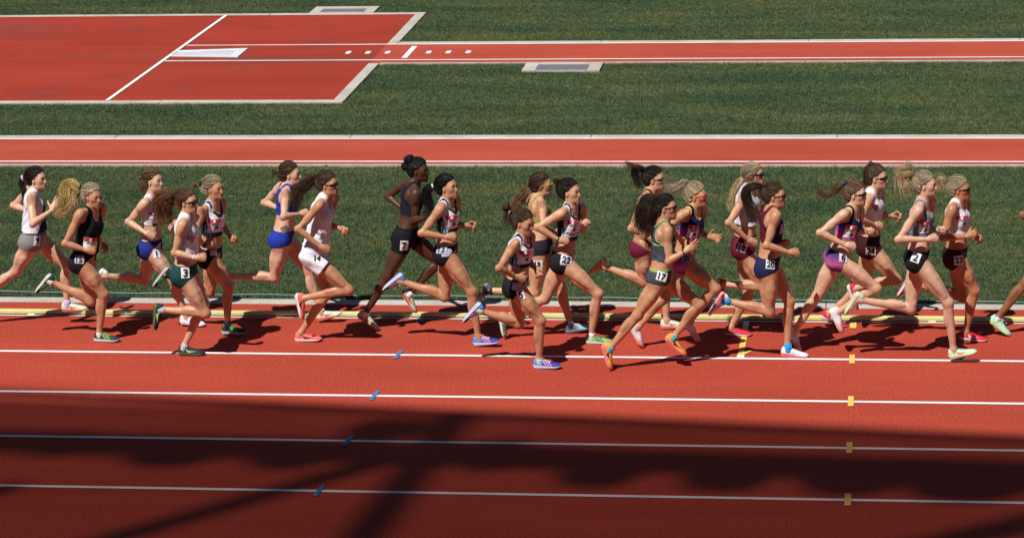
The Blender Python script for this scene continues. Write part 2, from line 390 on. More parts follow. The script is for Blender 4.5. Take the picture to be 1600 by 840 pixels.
class Ell:
    def __init__(s, c, R, rad, k=.02, sub=False):
        s.c = np.asarray(c, float); s.R = np.asarray(R, float); s.rad = np.asarray(rad, float); s.k = k; s.sub = sub
        e = np.sqrt(((s.R*s.rad[:, None])**2).sum(0))+k+.025
        s.lo, s.hi = s.c-e, s.c+e
    def __call__(s, X, Y, Z):
        dx, dy, dz = X-s.c[0], Y-s.c[1], Z-s.c[2]; k0 = 0; k1 = 0
        for i in range(3):
            q = (dx*s.R[i, 0]+dy*s.R[i, 1]+dz*s.R[i, 2])/s.rad[i]; k0 = k0+q*q; k1 = k1+(q/s.rad[i])**2
        k0 = np.sqrt(k0); k1 = np.sqrt(k1)+1e-9
        return k0*(k0-1)/k1
T_S = np.array([-.22,-.10, .02, .13, .26, .38, .50, .64, .76, .86, .94, 1.0, 1.06])
T_A = np.array([.055,.112,.150,.153,.130,.112,.113,.122,.132,.138,.118,.075,.050])
T_B = np.array([.045,.078,.098,.100,.087,.080,.083,.089,.090,.080,.064,.052,.046])
T_C = np.array([.00,-.008,-.012,-.006,.006,.010,.008,.002,-.004,-.010,-.014,-.012,-.006])
class Torso:
    def __init__(s, P, N_, lh, ls, m=1.0):
        s.P = P; s.Lv = N_-P; s.L = np.linalg.norm(s.Lv); s.up = s.Lv/s.L; s.lh, s.ls, s.m = lh, ls, m; s.k = .035; s.sub = False
        e = .215; s.lo = np.minimum(P, N_)-e; s.hi = np.maximum(P, N_)+e
    def coords(s, X, Y, Z):
        key = (X.shape, Y.shape, Z.shape, float(X.flat[0]), float(Y.flat[0]), float(Z.flat[0])) if X.ndim == 3 else None
        if key is not None and getattr(s, '_key', None) == key: return s._val
        r = s.coords_(X, Y, Z)
        if key is not None: s._key, s._val = key, r
        return r
    def coords_(s, X, Y, Z):
        dx, dy, dz = X-s.P[0], Y-s.P[1], Z-s.P[2]; up = s.up
        h = dx*up[0]+dy*up[1]+dz*up[2]; q = h/s.L
        tt = np.clip((q-.1)/.75, 0, 1); tt = tt*tt*(3-2*tt)
        lx = s.lh[0]+(s.ls[0]-s.lh[0])*tt; ly = s.lh[1]+(s.ls[1]-s.lh[1])*tt; lz = s.lh[2]+(s.ls[2]-s.lh[2])*tt
        d = lx*up[0]+ly*up[1]+lz*up[2]; lx, ly, lz = lx-d*up[0], ly-d*up[1], lz-d*up[2]
        n = np.sqrt(lx*lx+ly*ly+lz*lz); lx, ly, lz = lx/n, ly/n, lz/n
        fx, fy, fz = ly*up[2]-lz*up[1], lz*up[0]-lx*up[2], lx*up[1]-ly*up[0]
        ex, ey, ez = dx-h*up[0], dy-h*up[1], dz-h*up[2]
        w = ex*lx+ey*ly+ez*lz; u = ex*fx+ey*fy+ez*fz
        return q, u, w
    def __call__(s, X, Y, Z):
        q, u, w = s.coords(X, Y, Z); qc = np.clip(q, T_S[0], T_S[-1])
        a = np.interp(qc, T_S, T_A)*s.m; b = np.interp(qc, T_S, T_B)*s.m; c = np.interp(qc, T_S, T_C)
        uu = u-c; k0 = np.sqrt((uu/b)**2+(w/a)**2); k1 = np.sqrt((uu/b/b)**2+(w/a/a)**2)+1e-9
        d = k0*(k0-1)/k1
        ez = (q-qc)*s.L
        return np.where(np.abs(ez) > 1e-9, np.sqrt(np.maximum(d, 0)**2+ez*ez)+np.minimum(d, 0)*.2, d)
def grid(lo, hi, h):
    lo = np.floor(np.asarray(lo)/h)*h; n = np.ceil((np.asarray(hi)-lo)/h).astype(int)+1
    return lo, n, [(lo[i]+h*np.arange(n[i])).astype(np.float32) for i in range(3)]
def field(prims, G, h):
    lo, n, ax = G; F = np.full(tuple(n), 1.0, np.float32)
    for p in prims:
        i0 = np.clip(np.floor((p.lo-lo)/h).astype(int), 0, n); i1 = np.clip(np.ceil((p.hi-lo)/h).astype(int)+1, 0, n)
        if (i1 <= i0).any(): continue
        sl = tuple(slice(i0[k], i1[k]) for k in range(3))
        d = p(ax[0][sl[0]][:, None, None], ax[1][sl[1]][None, :, None], ax[2][sl[2]][None, None, :])
        F[sl] = smax(F[sl], -d, p.k) if p.sub else smin(F[sl], d, p.k)
    return F
def surfnet(F, G, h):
    lo, n, ax = G; S = F < 0
    c = S[:-1, :-1, :-1].astype(np.int8)
    for i in (0, 1):
        for j in (0, 1):
            for k in (0, 1):
                if i+j+k: c = c+S[i:n[0]-1+i, j:n[1]-1+j, k:n[2]-1+k]
    idx = np.nonzero((c > 0) & (c < 8)); m = len(idx[0])
    vid = np.full(c.shape, -1, np.int32); vid[idx] = np.arange(m)
    acc = np.zeros((m, 3)); cnt = np.zeros(m)
    for a in range(3):
        b, d = (a+1) % 3, (a+2) % 3
        for e in (0, 1):
            for f in (0, 1):
                o0 = [0, 0, 0]; o0[b] = e; o0[d] = f; o1 = list(o0); o1[a] = 1
                f0 = F[idx[0]+o0[0], idx[1]+o0[1], idx[2]+o0[2]]; f1 = F[idx[0]+o1[0], idx[1]+o1[1], idx[2]+o1[2]]
                k = (f0 < 0) != (f1 < 0); t = f0[k]/(f0[k]-f1[k])
                q = np.tile(np.array(o0, float), (k.sum(), 1)); q[:, a] += t
                acc[k] += q; cnt[k] += 1
    V = np.stack(idx, 1)+acc/cnt[:, None]; V = lo+V*h
    quads = []
    for a in range(3):
        b, d = (a+1) % 3, (a+2) % 3
        sl0 = [slice(None)]*3; sl1 = [slice(None)]*3; sl0[a] = slice(0, n[a]-1); sl1[a] = slice(1, n[a])
        ch = S[tuple(sl0)] != S[tuple(sl1)]
        e = np.array(np.nonzero(ch))
        ok = (e[b] > 0) & (e[d] > 0) & (e[b] < n[b]-1) & (e[d] < n[d]-1); e = e[:, ok]
        if e.shape[1] == 0: continue
        def at(ob, od_):
            q = e.copy(); q[b] -= ob; q[d] -= od_; return vid[q[0], q[1], q[2]]
        Q = np.stack([at(1, 1), at(0, 1), at(0, 0), at(1, 0)], 1)
        s0 = S[e[0], e[1], e[2]]
        Q[~s0] = Q[~s0][:, ::-1]; quads.append(Q)
    return V, np.concatenate(quads)
def relax(V, Q, it=1, lam=.5):
    for _ in range(it):
        acc = np.zeros_like(V); cnt = np.zeros(len(V))
        for i in range(4):
            j = Q[:, (i+1) % 4]; np.add.at(acc, Q[:, i], V[j]); np.add.at(cnt, Q[:, i], 1)
            np.add.at(acc, j, V[Q[:, i]]); np.add.at(cnt, j, 1)
        V = V+lam*(acc/np.maximum(cnt, 1)[:, None]-V)
    return V
HV = .0065
YUP = np.array((0., 0., 1.))
# ---------------------------------------------------------------- shoes
SX = np.array([0,.015,.05,.11,.2,.32,.45,.58,.70,.82,.91,.97,1.0])
SW = np.array([.010,.020,.028,.032,.032,.030,.031,.036,.041,.042,.034,.021,.007])
STOP = np.array([.058,.078,.088,.089,.084,.078,.070,.059,.050,.044,.039,.033,.027])
SST = np.array([.034,.034,.033,.031,.029,.026,.023,.021,.019,.018,.019,.021,.023])
SSB = np.array([.014,.008,.003,.0,.0,.0,.0,.0,.0,.002,.006,.011,.017])
SLEN = .252
def sgm(xf, a): return np.interp(xf, SX, a)
def shoe_pt(xf, ph, off=0.0):           # ph 0 (outer side, right) .. pi (left)
    w = sgm(xf, SW)+off; z0 = sgm(xf, SST)-.004; zt = sgm(xf, STOP)+off
    c, s = math.cos(ph), math.sin(ph)
    e = .75
    return np.array((xf*SLEN, -w*math.copysign(abs(c)**e, c), z0+(zt-z0)*abs(s)**.9))
def shoe_meshes():
    xs = np.linspace(0, 1, 19); nph = 13; V = []; F = []
    for x in xs: V += [shoe_pt(x, p_) for p_ in np.linspace(0, math.pi, nph)]
    for i in range(len(xs)-1):
        for j in range(nph-1): F.append((i*nph+j, i*nph+j+1, (i+1)*nph+j+1, (i+1)*nph+j))
    F.append(tuple(range(nph))[::-1]); F.append(tuple((len(xs)-1)*nph+j for j in range(nph)))
    up = (np.array(V), F)
    V = []; F = []
    for x in xs:
        w = sgm(x, SW)+.005; t = sgm(x, SST); b = sgm(x, SSB)
        V += [(x*SLEN*1.012-.002, -w, t), (x*SLEN*1.012-.002, -w*.98, (t+b)/2), (x*SLEN, -w*.86, b), (x*SLEN, w*.86, b), (x*SLEN*1.012-.002, w*.98, (t+b)/2), (x*SLEN*1.012-.002, w, t)]
    for i in range(len(xs)-1):
        for j in range(6): F.append((i*6+j, (i+1)*6+j, (i+1)*6+(j+1) % 6, i*6+(j+1) % 6))
    F.append(tuple(range(6))); F.append(tuple((len(xs)-1)*6+j for j in range(6))[::-1])
    so_ = (np.array(V), F)
    def strip(path, wid, off=.0022):      # path in (xf, ph), both sides
        V, F = [], []
        for side in (0, 1):
            b = len(V)
            for k, (x, p_, w_) in enumerate(zip(path[0], path[1], wid)):
                for q in (-1, 1):
                    ph = p_+q*w_; ph = ph if side == 0 else math.pi-ph
                    V.append(shoe_pt(x, ph, off))
            for k in range(len(wid)-1):
                f = (b+2*k, b+2*k+1, b+2*k+3, b+2*k+2); F.append(f if side == 0 else f[::-1])
        return V, F
    Vs, Fs = [], []
    for x0 in (.40, .50, .60):
        v, f = strip((np.array([x0+.10, x0+.05, x0, x0-.04]), np.array([.12, .45, .80, 1.1])), [0]*4)
        v = []; f = []
        for side in (0, 1):
            b = len(v)
            for x, p_ in zip((x0+.08, x0+.04, x0, x0-.04), (.1, .45, .8, 1.1)):
                for q in (-.021, .021): v.append(shoe_pt(x+q, p_ if side == 0 else math.pi-p_, .0022))
            for k in range(3):
                g = (b+2*k, b+2*k+1, b+2*k+3, b+2*k+2); f.append(g if side == 0 else g[::-1])
        o = len(Vs); Vs += v; Fs += [tuple(o+i for i in g) for g in f]
    stripes = [(np.array(Vs[i*8:(i+1)*8]), Fs[0:3]) if i % 2 == 0 else (np.array(Vs[i*8:(i+1)*8]), [g[::-1] for g in Fs[0:3]]) for i in range(6)]
    xs2 = np.array([.66, .55, .46, .40, .37, .40, .30, .22, .12]); 
    v, f = strip((np.array([.30, .33, .38, .45, .53, .62, .70]), np.array([.75, .45, .28, .30, .42, .60, .80])), [.02, .16, .20, .15, .10, .05, .01])
    swoosh = [(np.array(v[:14]), f[:6]), (np.array(v[14:]), [g[::-1] for g in f[:6]])]
    V, F = [], []
    for i, x in enumerate(np.linspace(.34, .60, 5)):
        for sg in (-1, 1):
            a0, a1 = math.pi/2-.42, math.pi/2+.42; b = len(V)
            for k in range(6):
                t = k/5; ph = a0+(a1-a0)*t; xx = x+sg*.02*(t-.5)*2
                for dx in (-.012, .012): V.append(shoe_pt(xx+dx, ph, .0035))
            for k in range(5): F.append((b+2*k, b+2*k+1, b+2*k+3, b+2*k+2))
    for lp in (-1, 1):                    # bow loops
        b = len(V); c0 = shoe_pt(.36, math.pi/2, .004)
        for k in range(7):
            a = k/6*math.pi; q = c0+np.array((-.006+.004*math.cos(a), lp*.028*math.sin(a), .004+.012*math.sin(a)+.006*math.sin(2*a)))
            V += [q+np.array((-.003, 0, 0)), q+np.array((.003, 0, .001))]
        for k in range(6): F.append((b+2*k, b+2*k+1, b+2*k+3, b+2*k+2))
    return up, so_, stripes, swoosh, (np.array(V), F)
SHOE_UP, SHOE_SOLE, SHOE_STR, SHOE_SWO, SHOE_LACE = shoe_meshes()
TH0 = math.atan2(.060, .19)
def foot_frame(A, T, sgn):
    v = T-A; v = v.copy(); v[1] = 0; v = nrm(v); c, s = math.cos(TH0), math.sin(TH0)
    f = np.array((v[0]*c-v[2]*s, 0, v[0]*s+v[2]*c)); f[1] = sgn*.06; f = nrm(f)
    up = nrm(np.array((-f[2], 0, f[0]))); up = nrm(up-f*(up@f)); lat = np.cross(up, f)
    if f[0] < 0 and False: lat = -lat
    O = A-.058*f-.076*up
    return O, np.stack([f, lat, up], 0)
def to_world(V, O, R): return O+np.asarray(V)@R
# ---------------------------------------------------------------- strands
def strands(paths, r0, r1, cols):
    """each path (k,3) becomes a thin tapering three-sided strand"""
    P_ = np.asarray(paths); n, k, _ = P_.shape
    tg = np.gradient(P_, axis=1); tg /= np.linalg.norm(tg, axis=2, keepdims=True)+1e-9
    a = np.cross(tg, np.array((.3, .9, .31))); a /= np.linalg.norm(a, axis=2, keepdims=True)+1e-9; b = np.cross(tg, a)
    r = (np.asarray(r0)[:, None]*(1-np.linspace(0, 1, k)[None, :]**1.6)+np.asarray(r1)[:, None]*np.linspace(0, 1, k)[None, :]**1.6)[:, :, None]
    ring = np.stack([P_+r*(math.cos(q)*a+math.sin(q)*b) for q in (0, 2.1, 4.2)], 2)
    V = ring.reshape(-1, 3); base = (np.arange(n)[:, None]*k+np.arange(k-1)[None, :]).ravel()*3
    Q = np.concatenate([np.stack([base+i, base+(i+1) % 3, base+3+(i+1) % 3, base+3+i], 1) for i in range(3)])
    C = np.repeat(np.asarray(cols)[:, None, :], k*3, 1).reshape(-1, 3)
    return V, Q, C
def spline(pts, m):
    pts = np.asarray(pts, float); t = np.linspace(0, len(pts)-1, m); out = []
    Pp = np.vstack([2*pts[0]-pts[1], pts, 2*pts[-1]-pts[-2]])
    for q in t:
        i = min(int(q), len(pts)-2); f = q-i; p0, p1, p2, p3 = Pp[i:i+4]
        out.append(.5*((2*p1)+(-p0+p2)*f+(2*p0-5*p1+4*p2-p3)*f*f+(-p0+3*p1-3*p2+p3)*f**3))
    return np.array(out)
def jitcol(base, n, v=.35, R=rng):
    f = np.exp(R.normal(0, v, (n, 1))); return np.clip(np.asarray(base)*f*(1+R.normal(0, .04, (n, 3))), 0, 1)
def join(parts):
    V, Q, C, o = [], [], [], 0
    for v, q, c in parts: V.append(v); Q.append(q+o); C.append(c); o += len(v)
    return np.concatenate(V), np.concatenate(Q), np.concatenate(C)
# ---------------------------------------------------------------- text plates
_txt_cache = {}
def text_mesh(s):
    if s in _txt_cache: return _txt_cache[s]
    cu = bpy.data.curves.new('t', 'FONT'); cu.body = s; cu.align_x = 'CENTER'; cu.align_y = 'CENTER'; cu.offset = .030; cu.resolution_u = 3
    ob = bpy.data.objects.new('t', cu); COL.objects.link(ob); dg = bpy.context.evaluated_depsgraph_get()
    me = bpy.data.meshes.new_from_object(ob.evaluated_get(dg))
    bm = bmesh.new(); bm.from_mesh(me); bmesh.ops.subdivide_edges(bm, edges=[e for e in bm.edges if e.calc_length() > .22], cuts=2); bmesh.ops.triangulate(bm, faces=bm.faces)
    V = np.array([v.co[:] for v in bm.verts]); F = [tuple(v.index for v in f.verts) for f in bm.faces]; bm.free()
    bpy.data.objects.remove(ob); bpy.data.meshes.remove(me); bpy.data.curves.remove(cu)
    V[:, :2] -= (V[:, :2].max(0)+V[:, :2].min(0))/2; sz = V[:, :2].max(0)-V[:, :2].min(0)
    _txt_cache[s] = (V[:, :2], F, sz); return _txt_cache[s]
def drape(bvh, c, n, ux, uy, pts, off, crinkle=True):
    out = []; last = .03
    for a, b in pts:
        o = c+ux*a+uy*b+n*.09; h = bvh.ray_cast(Vector(o), Vector(-n), .2)
        if h[0] is not None: last = h[3]
        out.append(o-n*(min(last, .14)-off-(.0022+.0022*math.sin(95*a+40*b)*math.sin(70*b-31*a) if crinkle else 0)))
    return out
def plate_grid(w, h, x0=0., y0=0., nx=6, ny=6):
    pts = [(x0+w*(i/nx-.5), y0+h*(j/ny-.5)) for j in range(ny+1) for i in range(nx+1)]
    F = [(j*(nx+1)+i, j*(nx+1)+i+1, (j+1)*(nx+1)+i+1, (j+1)*(nx+1)+i) for j in range(ny) for i in range(nx)]
    return pts, F
# ------------------------------------------------------------------ the runners
TILE = {'T1': (0,240,6.667), 'T2': (0,360,4.421), 'T3': (180,240,5.25), 'T4': (140,390,4.668), 'T5': (400,240,5.25), 'T6': (340,390,5.42),
        'T7': (580,230,5.25), 'T8': (540,380,4.667), 'T9': (760,255,5.6), 'Ta': (720,400,4.667), 'Tb': (960,240,5.25), 'Tc': (900,390,4.42),
        'Td': (1100,240,5.25), 'Te': (1080,390,4.541), 'Tf': (1260,240,5.25), 'Tg': (1210,390,4.539), 'Th': (1390,240,5.248), 'Ti': (1370,390,4.539), 'S': (0,0,1.)}
def px(t, x, y):
    a, b, s = TILE[t]; return (a+x/s, b+y/s)
def parse(s):
    d = {}; last = 'S'
    for it in s.split(';'):
        w = it.split()
        if not w: continue
        if len(w) == 4: last = w[1]
        d[w[0]] = px(last, float(w[-2]), float(w[-1]))
    return d
# kit colours
WHT=(.74,.74,.80); BLK=(.014,.014,.018); NAVY=(.018,.022,.085); ROYAL=(.02,.045,.36); GREY=(.23,.235,.22); GREEN=(.01,.06,.05)
MAROON=(.12,.012,.028); SLATE=(.055,.068,.085); STEEL=(.10,.19,.31); DMAR=(.045,.010,.014); LBLUE=(.16,.50,.80); REDB=(.60,.03,.05)
SK = {'fair': (.63,.375,.255), 'mid': (.58,.315,.19), 'tan': (.51,.255,.14), 'tan2': (.46,.205,.10), 'dark': (.080,.034,.020), 'brown': (.26,.115,.055)}
HR = {'dark': (.022,.014,.010), 'black': (.010,.009,.009), 'brown': (.075,.042,.024), 'lbrown': (.16,.095,.05), 'blond': (.50,.36,.19), 'ash': (.36,.285,.185), 'gold': (.52,.34,.13), 'curly': (.13,.062,.030)}
PG=(.56,.72,.50); SAL=(.78,.16,.13); LIME=(.18,.62,.10); PINK=(.72,.14,.24); ORG=(.75,.27,.05); BLU2=(.03,.07,.42); MINT=(.38,.72,.55)
def top_region(st, q, u, w, L):
    aw = np.abs(w); fr = u > -.005
    if st == 'racer':
        wa = np.where(fr, np.interp(q, [.60,.70,.80,.90,1.1], [.30,.155,.118,.098,.088]), np.interp(q, [.56,.68,.80,.93,1.1], [.30,.12,.055,.060,.085]))
        wn = np.where(fr, np.interp(q, [.76,.82,.92,1.1], [-.03,.03,.048,.060]), np.interp(q, [.90,.98,1.1], [-.03,.03,.060]))
    elif st == 'strap':
        wa = np.where(fr, np.interp(q, [.58,.68,.76,.84,1.1], [.30,.15,.095,.086,.082]), np.interp(q, [.50,.58,.66,.9,1.1], [.30,.14,.075,.072,.082]))
        wn = np.where(fr, np.interp(q, [.70,.78,.86,1.1], [-.03,.04,.060,.066]), np.interp(q, [.60,.68,.9,1.1], [-.03,.04,.052,.066]))
    else:
        wa = np.interp(q, [.64,.72,.82,.92,1.1], [.30,.165,.128,.108,.100])
        wn = np.where(fr, np.interp(q, [.80,.86,.93,1.1], [-.03,.03,.048,.058]), np.interp(q, [.90,.98,1.1], [-.03,.03,.058]))
    return np.maximum(aw-wa, wn-aw)
def mixn(a, b, t):
    t = np.clip(t, 0, 1)[:, None]; return np.asarray(a)*(1-t)+np.asarray(b)*t
def top_color(kind, base, q, u, w, trim, edge):
    n = len(q); c = np.tile(np.array(base, float), (n, 1))
    if kind == 'adi':
        yoke = (q > .775) & (np.abs(w) < .030+.42*(q-.775)) & (u > 0); c[yoke] = BLK
        side = (u < .020) & (q < .82); c[side] = BLK
        c[(q > .90) & (np.abs(w) > .05)] = WHT; c[(q > .955) & (np.abs(w) > .066) & (np.abs(w) < .086)] = NAVY
        c[(q < .515)] = BLK; c[(q > .555) & (q < .575) & (u > .03)] = NAVY
        c[(w > .05) & (q > .80)] = NAVY
        for k in range(3):
            u0 = .036-.024*k
            m = (np.abs(u-u0-.10*(q-.5)) < .0075) & (q < .66) & (w < -.03); c[m] = LBLUE
            m2 = m & (np.abs(q-.53) < .022); c[m2] = (.70,.80,.92)
    elif kind == 'sunset':
        t = (q-.46)/.40; st = [(0,(.66,.10,.30)),(.22,(.42,.09,.40)),(.45,(.10,.07,.33)),(.75,(.022,.022,.10)),(1,(.012,.014,.04))]
        for i in range(3): c[:, i] = np.interp(t+.10*np.sin(9*u), [a for a, _ in st], [b[i] for _, b in st])
    elif kind == 'white_navy':
        c[(q < .54) & (u > .05)] = NAVY
    elif kind == 'maroonback':
        c = mixn(MAROON, NAVY, (u+.03)/.05); c[(q > .80) & (u > -.01) & (q < .9)] = NAVY; c[(u > .05) & (q > .62) & (q < .78)] = (.45,.45,.55)
    elif kind == 'limeline':
        m = np.abs(q-.66-.35*(u+.02)) < .010; c[m] = (.40,.70,.12)
    elif kind == 'navyfront':
        c[(u > .085)] = NAVY
    if trim is not None: c[edge > -.009] = trim
    else: c[edge > -.008] *= .80
    return c
def bot_color(kind, base, q, l, u, w):
    n = len(q); c = np.tile(np.array(base, float), (n, 1))
    if kind == 'sunset':
        t = (.20-q)/.34; st = [(0,(.03,.025,.09)),(.35,(.22,.07,.24)),(.65,(.62,.12,.34)),(1,(.10,.05,.22))]
        for i in range(3): c[:, i] = np.interp(t+.16*np.sin(14*u), [a for a, _ in st], [b[i] for _, b in st])
    elif kind == 'adi':
        m = (w < -.05) & (u > -.030) & (u < .060) & (q > .03) & (q < .17); c[m] = (.48,.50,.60)
        m3 = m & (u > .015) & (q < .07) & (np.mod(u*75, 2) < 1); c[m3] = LBLUE
    elif kind == 'limeline': c[q > .165] = (.30,.50,.12)
    return c
STATS = []
def person(key, s, head=(5, 0), h=.004, skin='mid', hair='brown', cap=True, styles=(), top=('crop', 'plain', WHT), bottom=('brief', 'plain', BLK),
           shoes=(WHT, WHT, BLK, 'swoosh'), sock=None, glasses=None, nums=(), bib=None, hands=('fist', 'fist'), bulk=1.0, trim=None, label='', band=(), lace=(.8,.8,.8), tie=None, lat=None):
    J = parse(s); R_ = np.random.default_rng(abs(hash(key)) % 1000 if False else sum(map(ord, key))*7+3)
    for sd in 'rl':                                       # the joint sits inside the shoe collar, just below the bare ankle
        v_ = np.array(J[sd+'a'])-np.array(J[sd+'k']); v_ = v_/np.linalg.norm(v_); J[sd+'a'] = tuple(np.array(J[sd+'a'])+v_*3.2)
    Y0 = .5
    for it in range(7):
        def at(n_, lat): return pixY(*J[n_], Y0+lat)
        A = {}
        for sd, sg in (('r', -1), ('l', 1)):
            la_ = (lat or {}).get(sd, sg*.055); A[sd+'a'] = at(sd+'a', la_); A[sd+'t'] = at(sd+'t', la_+sg*.005)
        zs = [to_world(SHOE_SOLE[0], *foot_frame(A[d+'a'], A[d+'t'], sg))[:, 2].min() for d, sg in (('r', -1), ('l', 1))]
        zm = min(zs)
        Y0 += (zm-h)/.30
    P = at('pv', 0.0); Nk = at('nk', 0.0)
    tw = np.clip((J['rk'][0]-J['lk'][0])/175*.22, -.25, .25); lh = nrm((-tw, 1, 0))       # toward the left side
    A['rh'] = P-lh*.082; A['lh'] = P+lh*.082
    rs = at('rs', -.155); ls = at('ls', .155) if 'ls' in J else None
    up = nrm(Nk-P)
    if ls is None:
        cc = Nk-up*.045; ls = 2*cc-rs
    A['rs'], A['ls'] = rs, ls
    lsv = nrm(ls-rs)
    for sd, sg in (('r', -1), ('l', 1)):
        best = None
        for lat in np.linspace(.12, .36, 25):
            e = at(sd+'e', sg*lat); c_ = abs(np.linalg.norm(e-A[sd+'s'])-.272)+.22*abs(lat-.215)
            if best is None or c_ < best[0]: best = (c_, e)
        A[sd+'e'] = best[1]
        best = None
        for lat in (np.linspace(.12, .36, 25) if sd == 'r' else np.linspace(-.03, .34, 38)):
            e = at(sd+'w', sg*lat); c_ = abs(np.linalg.norm(e-A[sd+'e'])-.232)+(.45*abs(lat-.185) if sd == 'r' else .16*abs(lat-.13))
            if best is None or c_ < best[0]: best = (c_, e, lat)
        A[sd+'w'] = best[1]
        if sd+'f' in J: A[sd+'f'] = at(sd+'f', sg*(best[2]-.03))
        best = None
        for lat in np.linspace(.03, .16, 14):
            e = at(sd+'k', sg*lat); c_ = abs(np.linalg.norm(e-A[sd+'h'])-.40)+.35*abs(lat-.085)
            if best is None or c_ < best[0]: best = (c_, e)
        A[sd+'k'] = best[1]
    yaw, pit = math.radians(head[0]+13), math.radians(head[1])
    hf = np.array((math.cos(pit)*math.cos(yaw), -math.cos(pit)*math.sin(yaw), math.sin(pit)))
    hl = nrm((math.sin(yaw), math.cos(yaw), 0)); hu = np.cross(hf, hl); HS = .90
    HO = at('ear', -.066)+hl*.066
    HR_ = np.stack([hf, hl, hu])
    def hp(f, l, u_): return HO+HS*(f*hf+l*hl+u_*hu)
    ln = lambda a, b: np.linalg.norm(A[a]-A[b])
    STATS.append((key, round(Y0, 2), 'tor %.2f' % np.linalg.norm(Nk-P), 'ua %.2f %.2f' % (ln('rs','re'), ln('ls','le')), 'fa %.2f %.2f' % (ln('re','rw'), ln('le','lw')),
                  'th %.2f %.2f' % (ln('rh','rk'), ln('lh','lk')), 'sh %.2f %.2f' % (ln('rk','ra'), ln('lk','la')), 'neck %.2f' % np.linalg.norm(HO-Nk), 'top %.2f' % hp(0,0,.13)[2], 'feet %.2f %.2f' % tuple(zs)))
    # ------------- skin
    B = bulk; tor = Torso(P, Nk, lh, lsv, B**.6)
    fw_t = nrm(np.cross(lh, up)); pr_t = [tor]
    fs = nrm(np.cross(lsv, up))
    lp = lambda q_, u_, w_, ax_=None: P+up*(q_*tor.L)+(fs if q_ > .45 else fw_t)*u_+(lsv if q_ > .45 else lh)*w_
    for sg in (-1, 1):                                   # shoulder blades, back and belly muscles, collar bones
        pr_t.append(Ell(lp(.79, -.068, sg*.070), np.stack([fs, lsv, up]), (.020, .036, .056), .022))
        pr_t.append(Limb(lp(.10, -.074, sg*.032), lp(.66, -.064, sg*.030), [.026, .020, .024], k=.016))
        pr_t.append(Limb(lp(.16, .066, sg*.028), lp(.58, .066, sg*.030), [.024, .022, .026], k=.014))
        pr_t.append(Limb(lp(.14, .035, sg*.088), lp(.40, .030, sg*.078), [.036, .028], k=.02))
    for sg in (-1, 1):
        c = P+up*(.70*tor.L)+fs*.060*B+lsv*sg*.050
        pr_t.append(Ell(c, np.stack([fs, lsv, up]), (.036, .050, .052), .045))
    trap = []
    for sd in 'rl':
        a = Nk+up*.005; trap.append(Limb(a, A[sd+'s']+up*.012, [.042, .036, .039], k=.030)); trap.append(Limb(Nk+fs*.042-up*.042, A[sd+'s']+up*.022+fs*.012, [.011, .010, .012], k=.014))
    glu = []
    for sd, sg in (('r', -1), ('l', 1)):
        td = nrm(A[sd+'k']-A[sd+'h'])
        bk = nrm(-fw_t*.8-up*.25)
        glu.append(Ell(A[sd+'h']+bk*.045+lh*sg*.004+up*.01, np.stack([fw_t, lh, up]), (.078*B, .074*B, .088*B), .04))
    thigh, rest, thm = [], [], []
    lat_ax = np.array((0., 1., 0.))
    for sd, sg in (('r', -1), ('l', 1)):
        H, K, An = A[sd+'h'], A[sd+'k'], A[sd+'a']
        td, sd_ = nrm(K-H), nrm(An-K)
        fr = nrm(np.cross(lat_ax, -td)); fr = fr if fr@fs > 0 else -fr                   # knee side
        bk = nrm(np.cross(lat_ax, sd_)); bk = bk if bk@fr < 0 else -bk
        bend = nrm(td-sd_+1e-6)
        kn = fr
        cb = -nrm(np.cross(lat_ax, -sd_)); 
        cf = nrm(td*1.0-sd_*1.0) if np.linalg.norm(td-sd_) > .25 else fr                 # front of the knee
        calf_back = nrm(-cf+sd_*(cf@sd_))
        q_front = nrm(cf-td*(cf@td))
        thigh.append(Limb(H, K, [.088*B, .083*B, .071*B, .060*B, .051*B, .0490], [0, .18, .42, .62, .85, 1], .035, q_front, [.0, .006, .008, .006, .003, 0]))
        thm.append(Limb(H+td*.12-q_front*.022, K-td*.03-q_front*.022, [.055*B, .059*B, .045*B, .024], k=.005))
        qo = lat_ax*sg
        thm.append(Limb(H+td*.10+q_front*.020+qo*.034, K-td*.075+q_front*.012+qo*.029, [.047*B, .055*B, .047*B, .027], k=.005))
        thm.append(Limb(H+td*.10+q_front*.037-qo*.004, K-td*.06+q_front*.029, [.041*B, .050*B, .039*B, .022], k=.005))
        rest.append(Ell(K-td*.065+q_front*.018-qo*.026, np.stack([td, q_front, lat_ax]), (.052, .027, .025), .008))
        rest.append(Limb(K-td*.05-q_front*.030+qo*.022, K+sd_*.03-q_front*.0+qo*.028, [.011, .010], k=.014))
        rest.append(Limb(K, An, [.0465, .0435, .0425*B, .0385*B, .0325, .0265, .0275], [0, .12, .30, .48, .68, .88, 1], .02, calf_back, [.0, .004, .010, .009, .005, .002, .004]))
        for so2, st2, rr2 in ((1, .30, .0275), (-1, .33, .0285)):
            rest.append(Ell(K+sd_*(st2*np.linalg.norm(An-K))+calf_back*.027+lat_ax*sg*so2*.019, np.stack([sd_, calf_back, lat_ax]), (.092, (rr2+.003)*B, .027*B), .008))
        rest.append(Limb(K+sd_*.25+calf_back*.018, An+calf_back*.022, [.012, .010, .011], k=.016))
        rest.append(Limb(K+sd_*.06+cf*.012+lat_ax*sg*.022, An-sd_*.13+cf*.010+lat_ax*sg*.008, [.020, .021, .014], k=.012))
        rest.append(Ell(K+cf*.028, np.stack([cf, lat_ax, nrm(np.cross(cf, lat_ax))]), (.022, .024, .026), .016))
        rest.append(Limb(K+cf*.012, An+cf*.004-sd_*.10, [.030, .026, .020], k=.02))
        O, FR = foot_frame(An, A[sd+'t'], sg)
        rest.append(Limb(An, An+sd_*.03, [.029, .027], k=.02))
